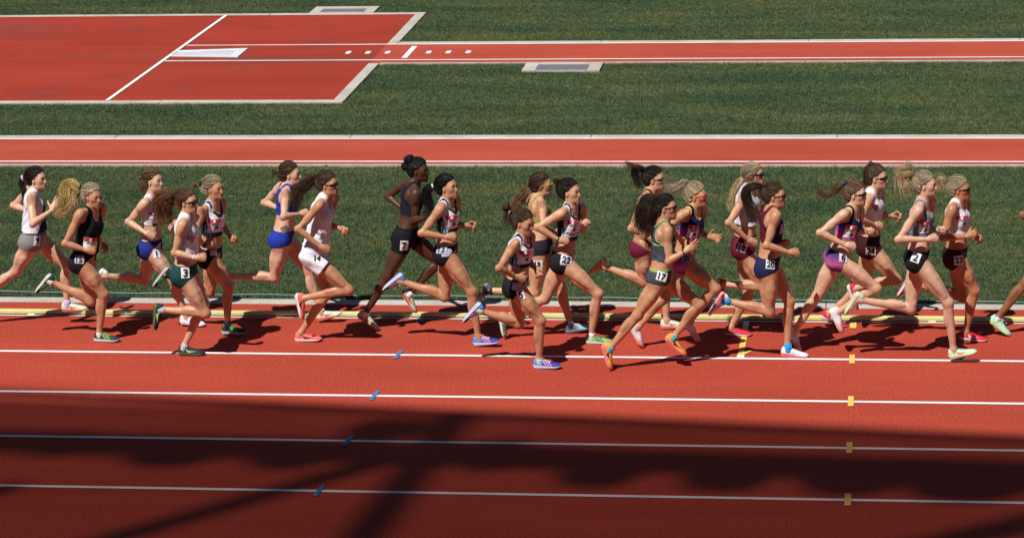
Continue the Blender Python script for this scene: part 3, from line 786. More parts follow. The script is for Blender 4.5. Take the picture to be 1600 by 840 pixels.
        rest.append(Limb(O+FR.T@np.array((.05, 0, .045)), O+FR.T@np.array((.17, 0, .032)), [.024, .020], k=.02))
        S_, E_, W_ = A[sd+'s'], A[sd+'e'], A[sd+'w']
        ud, fd = nrm(E_-S_), nrm(W_-E_)
        rest.append(Ell(S_+ud*.035+np.array((0, sg*.010, .006)), np.stack([ud, nrm(np.cross(ud, lat_ax)+1e-6), lat_ax]) if abs(ud[1]) < .95 else np.eye(3), (.062*B, .043*B, .042*B), .018))
        arm_b = B**.7
        rest.append(Limb(S_, E_, [.040*arm_b, .035*arm_b, .0325*arm_b, .030*arm_b, .0285], [0, .25, .5, .75, 1], .03))
        bi = nrm(fd-ud*(fd@ud)+1e-5); La = np.linalg.norm(E_-S_); ob_ = nrm(np.cross(ud, bi))
        rest.append(Ell(S_+ud*.58*La+bi*.016, np.stack([ud, bi, ob_]), (.070, .025*arm_b, .027*arm_b), .008))
        rest.append(Ell(S_+ud*.46*La-bi*.017, np.stack([ud, bi, ob_]), (.085, .024*arm_b, .028*arm_b), .008))
        rest.append(Limb(E_-fd*.01+np.array((0, sg*.010, .012)), E_+fd*.13+np.array((0, sg*.004, .006)), [.018, .024, .014], k=.012))
        rest.append(Limb(E_, W_, [.0290, .0325*arm_b, .0295*arm_b, .0240, .0195, .0200], [0, .2, .45, .75, .93, 1], .02))
        rest.append(Ell(E_-nrm(ud*-1+fd)*.0+nrm(ud-fd)*.008, np.eye(3), (.024, .024, .024), .02))
        # hand
        hd = nrm(A[sd+'f']-W_) if sd+'f' in A else nrm(fd+np.array((0, 0, .05)))
        hd = nrm(hd*.8+fd*.2)
        pn = np.array((0., -sg*1., 0.)); pn = nrm(pn-hd*(pn@hd)); th = np.cross(hd, pn); th = th if th[2] > 0 else -th
        pn = nrm(pn-.25*th) if hands[0 if sd == 'r' else 1] != 'open' else pn; pn = nrm(pn-hd*(pn@hd)); th2 = np.cross(hd, pn); th = th2 if th2@th > 0 else -th2
        HZ = .98
        rest.append(Ell(W_+hd*.046*HZ, np.stack([hd, th, pn]), (.050*HZ, .037*HZ, .0165), .018))
        rest.append(Limb(W_, W_+hd*.03, [.0195, .021], k=.015))
        style = hands[0 if sd == 'r' else 1]
        for i in range(4):
            off = (.0275, .0095, -.0085, -.0260)[i]; fl = (.93, 1.03, .98, .80)[i]
            cur = {'fist': (62+4*i, 78, 55), 'loose': (38+6*i, 52, 35), 'open': (6+7*i, 14+5*i, 10)}[style]
            base = W_+hd*(.084-abs(off)*.12)*HZ+th*off; d = hd.copy(); ang = 0
            spread = {'open': .16, 'loose': .05, 'fist': .0}[style]*(off/.0275)
            d = nrm(d+th*spread); b = base-d*.012
            r0 = .0088
            for j, Ls in enumerate((.042, .026, .019)):
                ang += math.radians(cur[j]); dd = nrm(hd*math.cos(ang)+pn*math.sin(ang)+th*spread*math.cos(ang)); e = b+dd*Ls*fl
                rest.append(Limb(b, e, [r0, r0-.0006], k=.006)); b = e; r0 -= .0006
        tb = W_+hd*.022+th*.026+pn*.006
        tdv = {'fist': (.75, .25, .62), 'loose': (.75, .55, .35), 'open': (.45, .85, .10)}[style]
        d1 = nrm(hd*tdv[0]+th*tdv[1]+pn*tdv[2]); e1 = tb+d1*.040; d2 = nrm(d1+.35*hd+.2*pn); e2 = e1+d2*.028
        rest.append(Limb(tb-d1*.012, e1, [.014, .0105], k=.012)); rest.append(Limb(e1, e2, [.0100, .0085], k=.006))
        A[sd+'hd'] = hd
    HM = HR_
    neck = [Limb(Nk-up*.03-fs*.006, hp(-.012, 0, -.035), [.056, .049, .0465], k=.035), Limb(Nk+fs*.03-up*.035+lsv*.02, hp(-.005, .045, -.055), [.018, .016], k=.03), Limb(Nk+fs*.03-up*.035-lsv*.02, hp(-.005, -.045, -.055), [.018, .016], k=.03)]
    hz = HS; jw, jl, ns, ck, fl_ = R_.uniform(.93, 1.06), R_.uniform(-.005, .005), R_.uniform(.9, 1.12), R_.uniform(.0, .006), R_.uniform(-.004, .004); mouth_open = R_.uniform() < .6
    headp = [Ell(hp(-.008, 0, .046), HM, (.094*hz, .073*hz, .084*hz), .02), Ell(hp(.030, 0, -.010), HM, (.063*hz, .059*hz, .092*hz), .03),
             Ell(hp(.030, 0, -.068+jl*.5), HM, (.055*hz, .047*hz*jw, .036*hz), .03), Ell(hp(.079, 0, -.098+jl), HM, (.018*hz, .019*hz*jw, .016*hz), .022),
             Ell(hp(.074, 0, .034), HM, (.018*hz, .050*hz, .014*hz), .02),
             Ell(hp(.094, .030, .010), HM, (.013*hz, .016*hz, .010*hz), .012, True), Ell(hp(.094, -.030, .010), HM, (.013*hz, .016*hz, .010*hz), .012, True),
             Limb(hp(.087, 0, .022), hp(.107+.006*(ns-1)*10*.3, 0, -.022+fl_), [.0078, .0078, .0088*ns], k=.011), Ell(hp(.096, 0, -.024), HM, (.012, .015, .008), .010),
             Ell(hp(.076, 0, -.058), HM, (.018, .024, .026), .030), Ell(hp(.0930, 0, -.0505), HM, (.008, .016, .005), .007), Ell(hp(.0905, 0, -.064), HM, (.008, .014, .0055), .007)]+([Ell(hp(.100, 0, -.0575), HM, (.012, .010, .0055), .005, True)] if mouth_open else [])+[
             Ell(hp(.055+ck, .038, -.006), HM, (.022, .020, .020), .035), Ell(hp(.055+ck, -.038, -.006), HM, (.022, .020, .020), .035)]
    for sg in (-1, 1):
        ax = np.stack([nrm(hf*.9+hl*sg*.25), nrm(hl*sg-.3*hf), hu]); headp.append(Ell(hp(-.004, sg*.071, -.004), ax, (.017, .009, .030), .008))
    prims = pr_t+trap+glu+thigh+thm+rest+neck+headp
    lo = np.min([p_.lo for p_ in prims], 0); hi = np.max([p_.hi for p_ in prims], 0)
    G = grid(lo, hi, HV); F = field(prims, G, HV); V, Q = surfnet(F, G, HV)
    # keep the main body only (drop stray islands is not needed: everything is joined)
    sk = np.array(SK[skin] if isinstance(skin, str) else skin); hc = np.array(HR[hair] if isinstance(hair, str) else hair)
    C = np.tile(sk, (len(V), 1))
    hv = (V-HO)@HR_.T/HS; f_, l_, u_ = hv.T
    face = f_ > .05
    lips = face & (np.abs(u_+.0575) < .012) & (np.abs(l_) < .015) & (f_ > .086); C[lips] = sk*np.array((.84, .56, .54))
    mth = face & (np.abs(u_+.0575) < .0045) & (np.abs(l_) < .010) & (f_ > .080); C[mth] = sk*(.14 if mouth_open else .50)
    brow = face & (np.abs(u_-.036+.10*np.maximum(np.abs(l_)-.035, 0)) < .0055) & (np.abs(l_) > .012) & (np.abs(l_) < .052); C[brow] = .45*sk+.55*hc
    eye = face & (np.abs(u_-.012) < .007) & (np.abs(np.abs(l_)-.031) < .015); C[eye] = sk*.30
    chk = face & (np.abs(u_+.022) < .022) & (np.abs(l_) > .025); C[chk] = C[chk]*np.array((1.02, .90, .88))
    for jn in ('rk', 'lk', 're', 'le'):
        d2 = ((V-A[jn])**2).sum(1); C *= 1-(np.exp(-d2/.003)[:, None])*np.array((.02, .10, .12))
    mott = sum(np.sin(V@R_.normal(0, f__, 3)+R_.uniform(0, 6)) for f__ in (14, 22, 40))/3
    C = C*(1+mott[:, None]*np.array((.035, .075, .09)))
    shin = np.exp(-np.minimum(((V-A['rk'])**2).sum(1), ((V-A['lk'])**2).sum(1))/.02)[:, None]
    C = C*(1-.06*shin)
    base_pt = np.array((P[0], Y0, 0.0))
    me = npmesh('person', V-base_pt, Q, True, np.clip(C, 0, 1))
    ob = link('person', me, M_SKIN); ob.location = base_pt
    tag(ob, label, 'person', 'runners in the pack')
    polysV, polysQ = [V], [Q]; off = len(V)
    def part(name, V_, Q_, mat, col=None, parent=ob, smooth=True):
        if isinstance(Q_, np.ndarray): m_ = npmesh(name, V_-base_pt, Q_, smooth, col)
        else:
            m_ = mesh(name, np.asarray(V_)-base_pt, Q_, smooth)
            if col is not None: setcol(m_, np.tile(np.array(col, float), (len(V_), 1)) if np.ndim(col) == 1 else col)
        return link(name, m_, mat, parent)
    # ------------- kit
    hcl = .0055
    def cloth(name, prs, regfn, thick, colfn, lo_, hi_):
        nonlocal off
        G2 = grid(lo_, hi_, hcl); F2 = field(prs, G2, hcl)
        X, Y, Z = G2[2][0][:, None, None], G2[2][1][None, :, None], G2[2][2][None, None, :]
        reg = regfn(X, Y, Z); th_ = thick(X, Y, Z) if callable(thick) else thick
        D = np.maximum(F2-th_, reg); D[[0, -1]] = 1; D[:, [0, -1]] = 1; D[:, :, [0, -1]] = 1
        Vc, Qc = surfnet(D, G2, hcl)
        o_ = part(name, Vc, Qc, M_CLOTH, np.clip(colfn(Vc), 0, 1))
        polysV.append(Vc); polysQ.append(Qc+off); off += len(Vc); return o_
    st, kind, colr = top[:3]; qb = top[3] if len(top) > 3 else .45
    rst = {'crop': 'tank', 'singlet': 'tank', 'racer': 'racer', 'strap': 'strap'}[st]
    def reg_t(X, Y, Z):
        q, u, w = tor.coords(X, Y, Z)
        return np.maximum(top_region(rst, q, u, w, tor.L), (qb+.03*np.sign(0)-q)*tor.L)
    def th_t(X, Y, Z):
        q, u, w = tor.coords(X, Y, Z)
        loose = .004 if st != 'singlet' else .004+.016*np.clip((.72-q)/.35, 0, 1)
        return loose+(.0030*np.sin(30*q+55*w+40*u)*np.sin(90*w-17*q+2)*np.clip((.85-q)*4, 0, 1) if st != 'singlet' else .0065*np.sin(20*q+70*w+30*u)*np.sin(38*w+9*q+1)*np.clip((.85-q)*3, 0, 1))
    def col_t(Vc):
        q, u, w = tor.coords(Vc[:, 0], Vc[:, 1], Vc[:, 2]); return top_color(kind, colr, q, u, w, trim, top_region(rst, q, u, w, tor.L))
    cen = P+up*.62*tor.L
    cloth('top' if st != 'singlet' else 'singlet', pr_t+trap+neck[:1], reg_t, th_t, col_t, np.minimum(P, Nk)+(-.20, -.20, .0), np.maximum(P, Nk)+(.20, .20, .12))
    bst, bkind, bcol = bottom[:3]
    l0, cs, tk, qt = {'brief': (.035, .42, .004, .20), 'short': (.12, .12, .0045, .22), 'loose': (.15, .10, .016, .26), 'hot': (.075, .25, .004, .20)}[bst]
    if len(bottom) > 3: l0 = bottom[3]
    leg = {}
    for sd in 'rl':
        td = nrm(A[sd+'k']-A[sd+'h']); b_ = nrm(-fw_t+td*(fw_t@td)) if abs(fw_t@td) < .98 else -up
        leg[sd] = (A[sd+'h'], td, b_)
    def legval(X, Y, Z, sd):
        H, td, b_ = leg[sd]; dx, dy, dz = X-H[0], Y-H[1], Z-H[2]
        return (dx*td[0]+dy*td[1]+dz*td[2]), (dx*b_[0]+dy*b_[1]+dz*b_[2])
    def reg_b(X, Y, Z):
        q, u, w = tor.coords(X, Y, Z)
        lr, br = legval(X, Y, Z, 'r'); ll, bl = legval(X, Y, Z, 'l')
        rr = lr-np.clip(br, -.06, .10)*cs-l0; rl = ll-np.clip(bl, -.06, .10)*cs-l0
        return np.maximum((q-qt-.10*u)*tor.L, np.where(w < 0, rr, rl))
    def th_b(X, Y, Z):
        if bst != 'loose': return tk
        lr, br = legval(X, Y, Z, 'r'); ll, bl = legval(X, Y, Z, 'l')
        return .006+.16*np.clip(np.minimum(lr, ll)+.02, 0, .17)+.004*np.sin(60*br+30*lr)
    def col_b(Vc):
        q, u, w = tor.coords(Vc[:, 0], Vc[:, 1], Vc[:, 2]); l_b, _ = legval(Vc[:, 0], Vc[:, 1], Vc[:, 2], 'r')
        c = bot_color(bkind, bcol, q, l_b, u, w); hem = reg_b(Vc[:, 0], Vc[:, 1], Vc[:, 2]); c[hem > -.010] *= .72; return c
    cloth('shorts' if bst in ('short', 'loose') else 'briefs', pr_t[:9]+glu+thigh+thm, reg_b, th_b, col_b, P-np.array((.24, .21, .24)), P+np.array((.26, .21, .18)))
    # ------------- shoes
    upc, soc, mkc, mark = shoes
    for sd, sg in (('r', -1), ('l', 1)):
        O, FR = foot_frame(A[sd+'a'], A[sd+'t'], sg)
        uv = SHOE_UP[0]; xf = uv[:, 0]/SLEN
        c = np.tile(np.array(upc[0] if isinstance(upc[0], tuple) else upc, float), (len(uv), 1))
        if isinstance(upc[0], tuple): c = mixn(upc[0], upc[1], (xf-upc[2])/.16)
        s_ = part('shoe', to_world(uv, O, FR), SHOE_UP[1], M_SHOE, c)
        sv = SHOE_SOLE[0]; cs_ = np.tile(np.array(soc[0] if isinstance(soc[0], tuple) else soc, float), (len(sv), 1))
        if isinstance(soc[0], tuple): cs_ = mixn(soc[0], soc[1], (sv[:, 0]/SLEN-.35)/.3)
        bot = np.isin(np.arange(len(sv)) % 6, (2, 3)); cs_[bot] = cs_[bot]*.4+.6*np.array(upc[0] if isinstance(upc[0], tuple) else upc)
        part('sole', to_world(sv, O, FR), SHOE_SOLE[1], M_SHOE, cs_, s_, False)
        mk = SHOE_STR if mark == 'stripes' else SHOE_SWO
        for mv, mf in (mk if mark else ()): part('side_mark', to_world(mv, O, FR), mf, M_SHOE, np.array(mkc, float), s_, False)
        part('laces', to_world(SHOE_LACE[0], O, FR), SHOE_LACE[1], M_SHOE, np.array(lace, float), s_, False)
        if sock is not None:
            dv = nrm(A[sd+'k']-A[sd+'a']); a = nrm(np.cross(dv, (0, 1, 0))); b = np.cross(dv, a); vs, fs_ = [], []
            for i, t in enumerate((-.035, -.01, .006, max(.014, sock[1]-.016))):
                for k in range(14):
                    g_ = k*2*math.pi/14; vs.append(A[sd+'a']+dv*t+(.0350, .0360, .0350, .0335)[i]*(math.cos(g_)*a+math.sin(g_)*b))
            for i in range(3):
                for k in range(14): fs_.append((i*14+k, i*14+(k+1) % 14, (i+1)*14+(k+1) % 14, (i+1)*14+k))
            fs_.append(tuple(42+k for k in range(14)))
            part('sock', np.array(vs), fs_, M_SHOE, np.array(sock[0], float))
    # ------------- hair
    tiep = [at(None, 0)] if False else None
    Hh = .0055; Gh = grid(HO-.17, HO+.17, Hh)
    Fh = field([Ell(hp(-.014, 0, .048), HM, (.102*hz, .079*hz, .092*hz), .02), Ell(hp(-.050, 0, .02), HM, (.068*hz, .070*hz, .072*hz), .03), Ell(hp(-.045, 0, -.030), HM, (.052*hz, .056*hz, .050*hz), .03)], Gh, Hh)
    X, Y, Z = Gh[2][0][:, None, None], Gh[2][1][None, :, None], Gh[2][2][None, None, :]
    def hloc(X, Y, Z):
        d = (X-HO[0], Y-HO[1], Z-HO[2]); return [sum(d[i]*ax_[i] for i in range(3))/HS for ax_ in (hf, hl, hu)]
    fF, lF, uF = hloc(X, Y, Z)
    bnd = np.interp(uF, [-.09, -.05, -.02, .015, .03, .055, .085, .11, .14], [-.060, -.040, -.024, -.020, .008, .040, .066, .085, .11])-.35*np.maximum(np.abs(lF)-.045, 0)
    Dh = np.maximum(Fh-.004, np.maximum(fF-bnd, -.075-uF)*HS)
    tied = px(*styles[0][1]) if styles else None
    tp3 = pixY(*tied, Y0+(HO[1]-Y0)) if tied else hp(-.11, 0, .05)
    axd = nrm(hp(.09, 0, .06)-tp3); e1 = nrm(np.cross(axd, (0, 0, 1))); e2 = np.cross(axd, e1)
    def streak(Vx):
        d = Vx-tp3; ang = np.arctan2(d@e2, d@e1); return ang
    dX = [X-tp3[0], Y-tp3[1], Z-tp3[2]]
    ang = np.arctan2(sum(dX[i]*e2[i] for i in range(3)), sum(dX[i]*e1[i] for i in range(3)))
    Dh = Dh+.0030*np.sin(ang*19+3*np.sin(ang*5))+.0022*np.sin(ang*43+1)
    Vh, Qh = surfnet(Dh, Gh, Hh)
    an = streak(Vh); tb_ = R_.normal(0, 1, 64); si = np.interp((an+math.pi)/(2*math.pi)*63, np.arange(64), tb_)
    parts_ = [(Vh, Qh, np.clip(hc*np.exp(.20*si)[:, None]*(1+.12*np.sin(Vh[:, 2]*90))[:, None], 0, 1))]
    cz = hp(-.014, 0, .045); nst = 420; seed = Vh[R_.integers(0, len(Vh), nst)]; ps = []
    for q in seed:
        a = q-cz; b = tp3-cz; ra, rb = np.linalg.norm(a), np.linalg.norm(b); a, b = a/ra, b/rb; om = math.acos(np.clip(a@b, -.98, .999)); ee = R_.uniform(.5, .95); jj = R_.normal(0, .05, 3)
        ps.append([cz+nrm((math.sin((1-t)*om)*a+math.sin(t*om)*b)/math.sin(om)+jj*math.sin(3*t)*.5)*(ra+.0025+.002*math.sin(3*t)+(min(rb, .125)-ra)*t*.6) for t in np.linspace(0, ee, 8)])
    parts_.append(strands(ps, np.full(nst, .0014), np.full(nst, .0009), jitcol(hc*1.08, nst, .24, R_)))
    nfl = 90                                                                     # fine loose hairs over the cap
    seed = Vh[R_.integers(0, len(Vh), nfl)]; ps = []
    for q in seed:
        d = nrm(tp3-q); o_ = nrm(q-hp(-.01, 0, .03)); L_ = R_.uniform(.04, .08)
        ps.append([q+d*L_*t+o_*(.004+.010*math.sin(t*2.6)*R_.uniform(.2, 1.0)) for t in np.linspace(0, 1, 6)])
    parts_.append(strands(ps, np.full(nfl, .0012), np.full(nfl, .0005), jitcol(hc*1.25, nfl, .3, R_)))
    if cap is False: parts_ = parts_[:1]
    for stl in styles:
        kd = stl[0]
        if kd == 'pony':
            _, (tl, tx, ty), path, wid, n_, curl, hcol, spread = stl
            pts3 = [pixY(*px(tl, tx, ty), HO[1])]+[pixY(*px(tl, a, b), HO[1]+R_.uniform(-.02, .02)) for a, b in path]
            if tl: base = hp(-.085, 0, .05); pts3 = [nrm(base-pts3[0])*min(.05, np.linalg.norm(base-pts3[0]))+pts3[0]]+pts3
            K = 13; cl = spline(pts3, K); ps = []; hcol = np.array(HR[hcol] if isinstance(hcol, str) else hcol)
            tgl = np.gradient(cl, axis=0); tgl /= np.linalg.norm(tgl, axis=1)[:, None]
            s1 = np.cross(tgl, (0., 1., 0.)); s1 /= np.linalg.norm(s1, axis=1)[:, None]+1e-9; s2 = np.cross(tgl, s1)
            tt = np.linspace(0, 1, K); prof_ = np.interp(tt, [0, .10, .3, .6, 1], [.25, .22, .8, 1.0, .85])
            n_ = int(n_*2.1); wild = R_.uniform(0, 1, n_) < .14
            for i in range(n_):
                r = math.sqrt(R_.uniform(0, 1))*(1.5 if wild[i] else 1); a = R_.uniform(0, 2*math.pi); o1, o2 = r*math.cos(a)*wid, r*math.sin(a)*wid*.8
                end = R_.uniform(.62, 1.12)
                tq = np.clip(tt*end, 0, 1); cc_ = np.stack([np.interp(tq, tt, cl[:, j]) for j in range(3)], 1)+np.maximum(tt*end-1, 0)[:, None]*tgl[-1]*.25
                w1 = np.stack([np.interp(tq, tt, s1[:, j]) for j in range(3)], 1); w2 = np.stack([np.interp(tq, tt, s2[:, j]) for j in range(3)], 1)
                pw = np.interp(tq, tt, prof_); ph1, ph2 = R_.uniform(0, 6.3, 2); fq = R_.uniform(.8, 1.25)*(22 if curl > .006 else 7)
                wav = curl*np.minimum(tq*4, 1)*np.sin(fq*tq+ph1); wav2 = curl*np.minimum(tq*4, 1)*np.cos(fq*tq+ph2)
                sp = spread*(2.2 if wild[i] else 1)*R_.normal(0, 1)*tq**2; sp2 = spread*(2 if wild[i] else 1)*R_.normal(0, .7)*tq**2
                ps.append(cc_+w1*(o1*pw+wav+sp)[:, None]+w2*(o2*pw+wav2+sp2)[:, None])
            parts_.append(strands(ps, np.where(wild, .0011, R_.uniform(.0016, .0030, n_)), np.full(n_, .0006), jitcol(hcol, n_, .42, R_)))
        elif kd == 'bun':
            _, (tl, tx, ty), rad, n_, hcol, mess = stl
            c0 = pixY(*px(tl, tx, ty), HO[1]); hcol = np.array(HR[hcol] if isinstance(hcol, str) else hcol); ps = []
            n_ = n_*2
            for i in range(n_):
                a = nrm(R_.normal(0, 1, 3)); b = nrm(np.cross(a, R_.normal(0, 1, 3))); sc = rad*R_.uniform(.55, 1.0); o_ = R_.normal(0, rad*.12, 3)
                a0 = R_.uniform(0, 6.3); sp_ = R_.uniform(3.2, 5.6)
                ps.append([c0+o_+sc*(math.cos(a0+sp_*t)*a+math.sin(a0+sp_*t)*b)*(1+mess*max(0, t-.7)*2) for t in np.linspace(0, 1, 13)])
            parts_.append(strands(ps, np.full(n_, rad*.10), np.full(n_, rad*.04), jitcol(hcol, n_, .35, R_)))
            ps = []
            bs = hp(-.07, 0, .06)
            for i in range(26):
                j = R_.normal(0, .012, 3); ps.append([bs+(c0-bs)*t+j*(1-.5*t) for t in np.linspace(-.3, 1, 6)])
            parts_.append(strands([np.array(q) for q in ps], np.full(26, .006), np.full(26, .004), jitcol(hcol, 26, .25, R_)))
    hv_, hq_, hcc = join(parts_)
    hair_o = part('hair', hv_, hq_, M_HAIR, hcc)
    if tie is not None:
        tcol, trad, tpos = tie; c0 = pixY(*px(*tpos), HO[1]); vs, fs_ = [], []
        d = nrm(hp(-.05, 0, .05)-c0); a = nrm(np.cross(d, (0, 1, 0))); b = np.cross(d, a)
        for i in range(12):
            for k in range(7):
                g1, g2 = i*2*math.pi/12, k*2*math.pi/7; rr = trad+.42*trad*math.cos(g2)*(1+.15*math.sin(5*g1))
                vs.append(c0+rr*(math.cos(g1)*a+math.sin(g1)*b)+d*.5*trad*math.sin(g2))
        for i in range(12):
            for k in range(7): fs_.append((i*7+k, ((i+1) % 12)*7+k, ((i+1) % 12)*7+(k+1) % 7, i*7+(k+1) % 7))
        part('hair_tie', np.array(vs), fs_, M_CLOTH, np.array(tcol, float))
    # ------------- face details
    for sg in (-1, 1):
        vs, fs_ = [], []
        for i in range(5):
            for k in range(8):
                a, b = i/4*math.pi, k*2*math.pi/8
                vs.append(hp(.0785+.0120*math.sin(a)*math.cos(b), sg*.031+.0150*math.cos(a), .011+.0065*math.sin(a)*math.sin(b)))
        for i in range(4):
            for k in range(8): fs_.append((i*8+k, i*8+(k+1) % 8, (i+1)*8+(k+1) % 8, (i+1)*8+k))
        if glasses is None: part('eye', np.array(vs), fs_, M_EYE)
    if glasses is not None:
        fcol, lcol, hgt = glasses; vs, fs_ = [], []; nA = 13
        for i in range(nA):
            a = math.radians(-66+132*i/(nA-1)); hh = hgt*(1 if abs(a) > .25 else .78)
            for (rr, uu) in ((1.0, .024), (1.0, .024-hh), (.965, .024-hh), (.965, .024)):
                vs.append(hp(.022+.088*rr*math.cos(a), .077*rr*math.sin(a), uu))
        for i in range(nA-1):
            for k in range(4): fs_.append((i*4+k, i*4+(k+1) % 4, (i+1)*4+(k+1) % 4, (i+1)*4+k))
        lens = part('sunglasses', np.array(vs), fs_, M_LENS[lcol])
        vs, fs_ = [], []
        for sg in (-1, 1):
            pa, pb = (.058, .068), (-.012, .0765)
            for (f0, l0_), z in ((pa, 0), (pb, -.002)):
                for du, dl in ((-.0045, 0), (.0045, 0), (.0045, .004), (-.0045, .004)): vs.append(hp(f0, sg*(l0_+dl), .016+du+z))
            b = 0 if sg < 0 else 8
            for k in range(4): fs_.append((b+k, b+(k+1) % 4, b+4+(k+1) % 4, b+4+k))
            fs_.append((b+4, b+5, b+6, b+7))
        b = len(vs)
        for i in range(nA):
            a = math.radians(-68+136*i/(nA-1))
            for rr, uu in ((1.02, .021), (1.02, .028), (.96, .028), (.96, .021)): vs.append(hp(.022+.088*rr*math.cos(a), .077*rr*math.sin(a), uu))
        for i in range(nA-1):
            for k in range(4): fs_.append((b+i*4+k, b+i*4+(k+1) % 4, b+(i+1)*4+(k+1) % 4, b+(i+1)*4+k))
        part('frame', np.array(vs), fs_, M_SHOE, np.array(fcol, float), lens, False)
    for sd, bc, bw in band:
        E_, W_ = A[sd+'e'], A[sd+'w']; dv = nrm(E_-W_); a = nrm(np.cross(dv, (0, 1, .2))); b = np.cross(dv, a); vs, fs_ = [], []
        for i, t in enumerate((.012, .012, .012+bw, .012+bw)):
            for k in range(12):
                g_ = k*math.pi/6; r = (.017, .0245, .0250, .017)[i]; vs.append(W_+dv*t+r*(math.cos(g_)*a+math.sin(g_)*b))
        for i in range(3):
            for k in range(12): fs_.append((i*12+k, i*12+(k+1) % 12, (i+1)*12+(k+1) % 12, (i+1)*12+k))
        part('wristband', np.array(vs), fs_, M_SHOE, np.array(bc, float))
    # ------------- numbers and bibs, laid on the cloth or skin
    AV, AQ = np.concatenate(polysV), np.concatenate(polysQ)
    fc = AV[AQ].mean(1)
    def local_bvh(c, r):
        k = ((fc-c)**2).sum(1) < r*r; q = AQ[k]; ids, inv = np.unique(q, return_inverse=True)
        return BVHTree.FromPolygons([tuple(v) for v in AV[ids]], [tuple(f) for f in inv.reshape(q.shape)])
    for (txt, pos, w_, h_, rot, bg, fg) in nums:
        c2 = px(*pos); d = nrm(pray(*c2)); c_guess = pixY(*c2, Y0-.12)
        bv = local_bvh(c_guess, .30); hit = bv.ray_cast(Vector(c_guess-d*.6), Vector(d), 1.5)
        if hit[0] is None: continue
        c = np.array(hit[0]); n_ = nrm(np.array(hit[1])); n_ = n_ if n_@d < 0 else -n_; n_ = nrm(n_*.7+np.array((0, -1, .12))*.3)
        uy = nrm(CU-n_*(CU@n_)); ux = np.cross(uy, n_); r = math.radians(rot); ux, uy = ux*math.cos(r)+uy*math.sin(r), uy*math.cos(r)-ux*math.sin(r)
        host = None
        if bg is not None:
            pts, fs_ = plate_grid(w_, h_, nx=9, ny=9); vs = drape(bv, c, n_, ux, uy, pts, .003)
            host = part('race_number', np.array(vs), fs_, M_TAG if bg == 'w' else plain('printed_number_patch', bg, .6), None, ob, True)
        if txt:
            tv, tf, sz = text_mesh(txt); s_ = min(w_*.86/sz[0], h_*.74/sz[1]); vs = drape(bv, c, n_, ux, uy, tv*s_, .0075)
            part('digits', np.array(vs), tf, M_BLACK, None, host if host is not None else ob, False)
    if bib is not None:
        qb_, angd, w_, h_ = bib; a = math.radians(angd); c0 = P+up*qb_*tor.L+fs*.0; n_ = nrm(fs*math.cos(a)-lsv*math.sin(a)+up*.05)
        bv = BVHTree.FromPolygons([tuple(v) for v in polysV[1]], [tuple(f) for f in polysQ[1]-len(V)]); uy = nrm(up-n_*(up@n_)); ux = np.cross(uy, n_)
        hit = bv.ray_cast(Vector(c0+n_*.30), Vector(-n_), .4)
        c = np.array(hit[0]) if hit[0] is not None else c0+n_*.1
        pts, fs_ = plate_grid(w_, h_, nx=8, ny=6); b0 = part('bib', np.array(drape(bv, c, n_, ux, uy, pts, .004)), fs_, M_TAG, None, ob, True)
        pts, fs_ = plate_grid(w_*.98, h_*.30, 0, h_*.34, 8, 3); part('red_band', np.array(drape(bv, c, n_, ux, uy, pts, .0062)), fs_, M_BIBRED, None, b0, True)
        pts, fs_ = plate_grid(w_*.16, h_*.20, -.01, h_*.34, 3, 3); part('emblem', np.array(drape(bv, c, n_, ux, uy, pts, .0080)), fs_, M_TAG, None, b0, True)
        pts, fs_ = plate_grid(w_*.62, h_*.10, 0, h_*.08, 5, 1); part('print_bar', np.array(drape(bv, c, n_, ux, uy, pts, .0062)), fs_, M_PRINT, None, b0, True)
        pts, fs_ = plate_grid(w_*.30, h_*.30, w_*.14, -h_*.22, 3, 3); part('print_block', np.array(drape(bv, c, n_, ux, uy, pts, .0062)), fs_, M_PRINT, None, b0, True)
    return ob
M_PRINT = plain('dark_bib_print', (.10, .10, .16), .6)
M_LENS = {'dark': plain('dark_lens', (.012, .013, .020), .12, .6, .1), 'red': plain('red_mirror_lens', (.55, .05, .03), .12, .8, .2, 20), 'amber': plain('amber_lens', (.30, .06, .02), .12, .7, .2)}
DK=(.02,.02,.025)
person('a9', 'ear T1 348 290; nk 352 388; rs 332 470; re 342 735; rw 540 590; rf 575 520; ls 310 385; le 140 540; lw 300 600; pv T2 235 72; rk 112 278; ra -134 480; rt -150 590; lk 458 240; la 464 488; lt 603 540',
  (4,2), .045, 'fair', 'dark', styles=[('pony',('T1',240,262),[(225,320),(255,400),(262,460),(245,510)],.030,80,.002,'dark',.008)], tie=((.72,.42,.58),.022,('T1',236,255)),
  top=('singlet','navyfront',WHT,.22), bottom=('hot','plain',GREY,.05), shoes=(PG,(.75,.18,.16),(.70,.12,.10),'swoosh'), sock=((.55,.42,.72),.05), hands=('open','fist'), nums=[('9',('T2',257,72),.078,.098,-8,'w',0)],
  label='runner in white singlet and grey shorts with pink hair scrunchie, number 9')
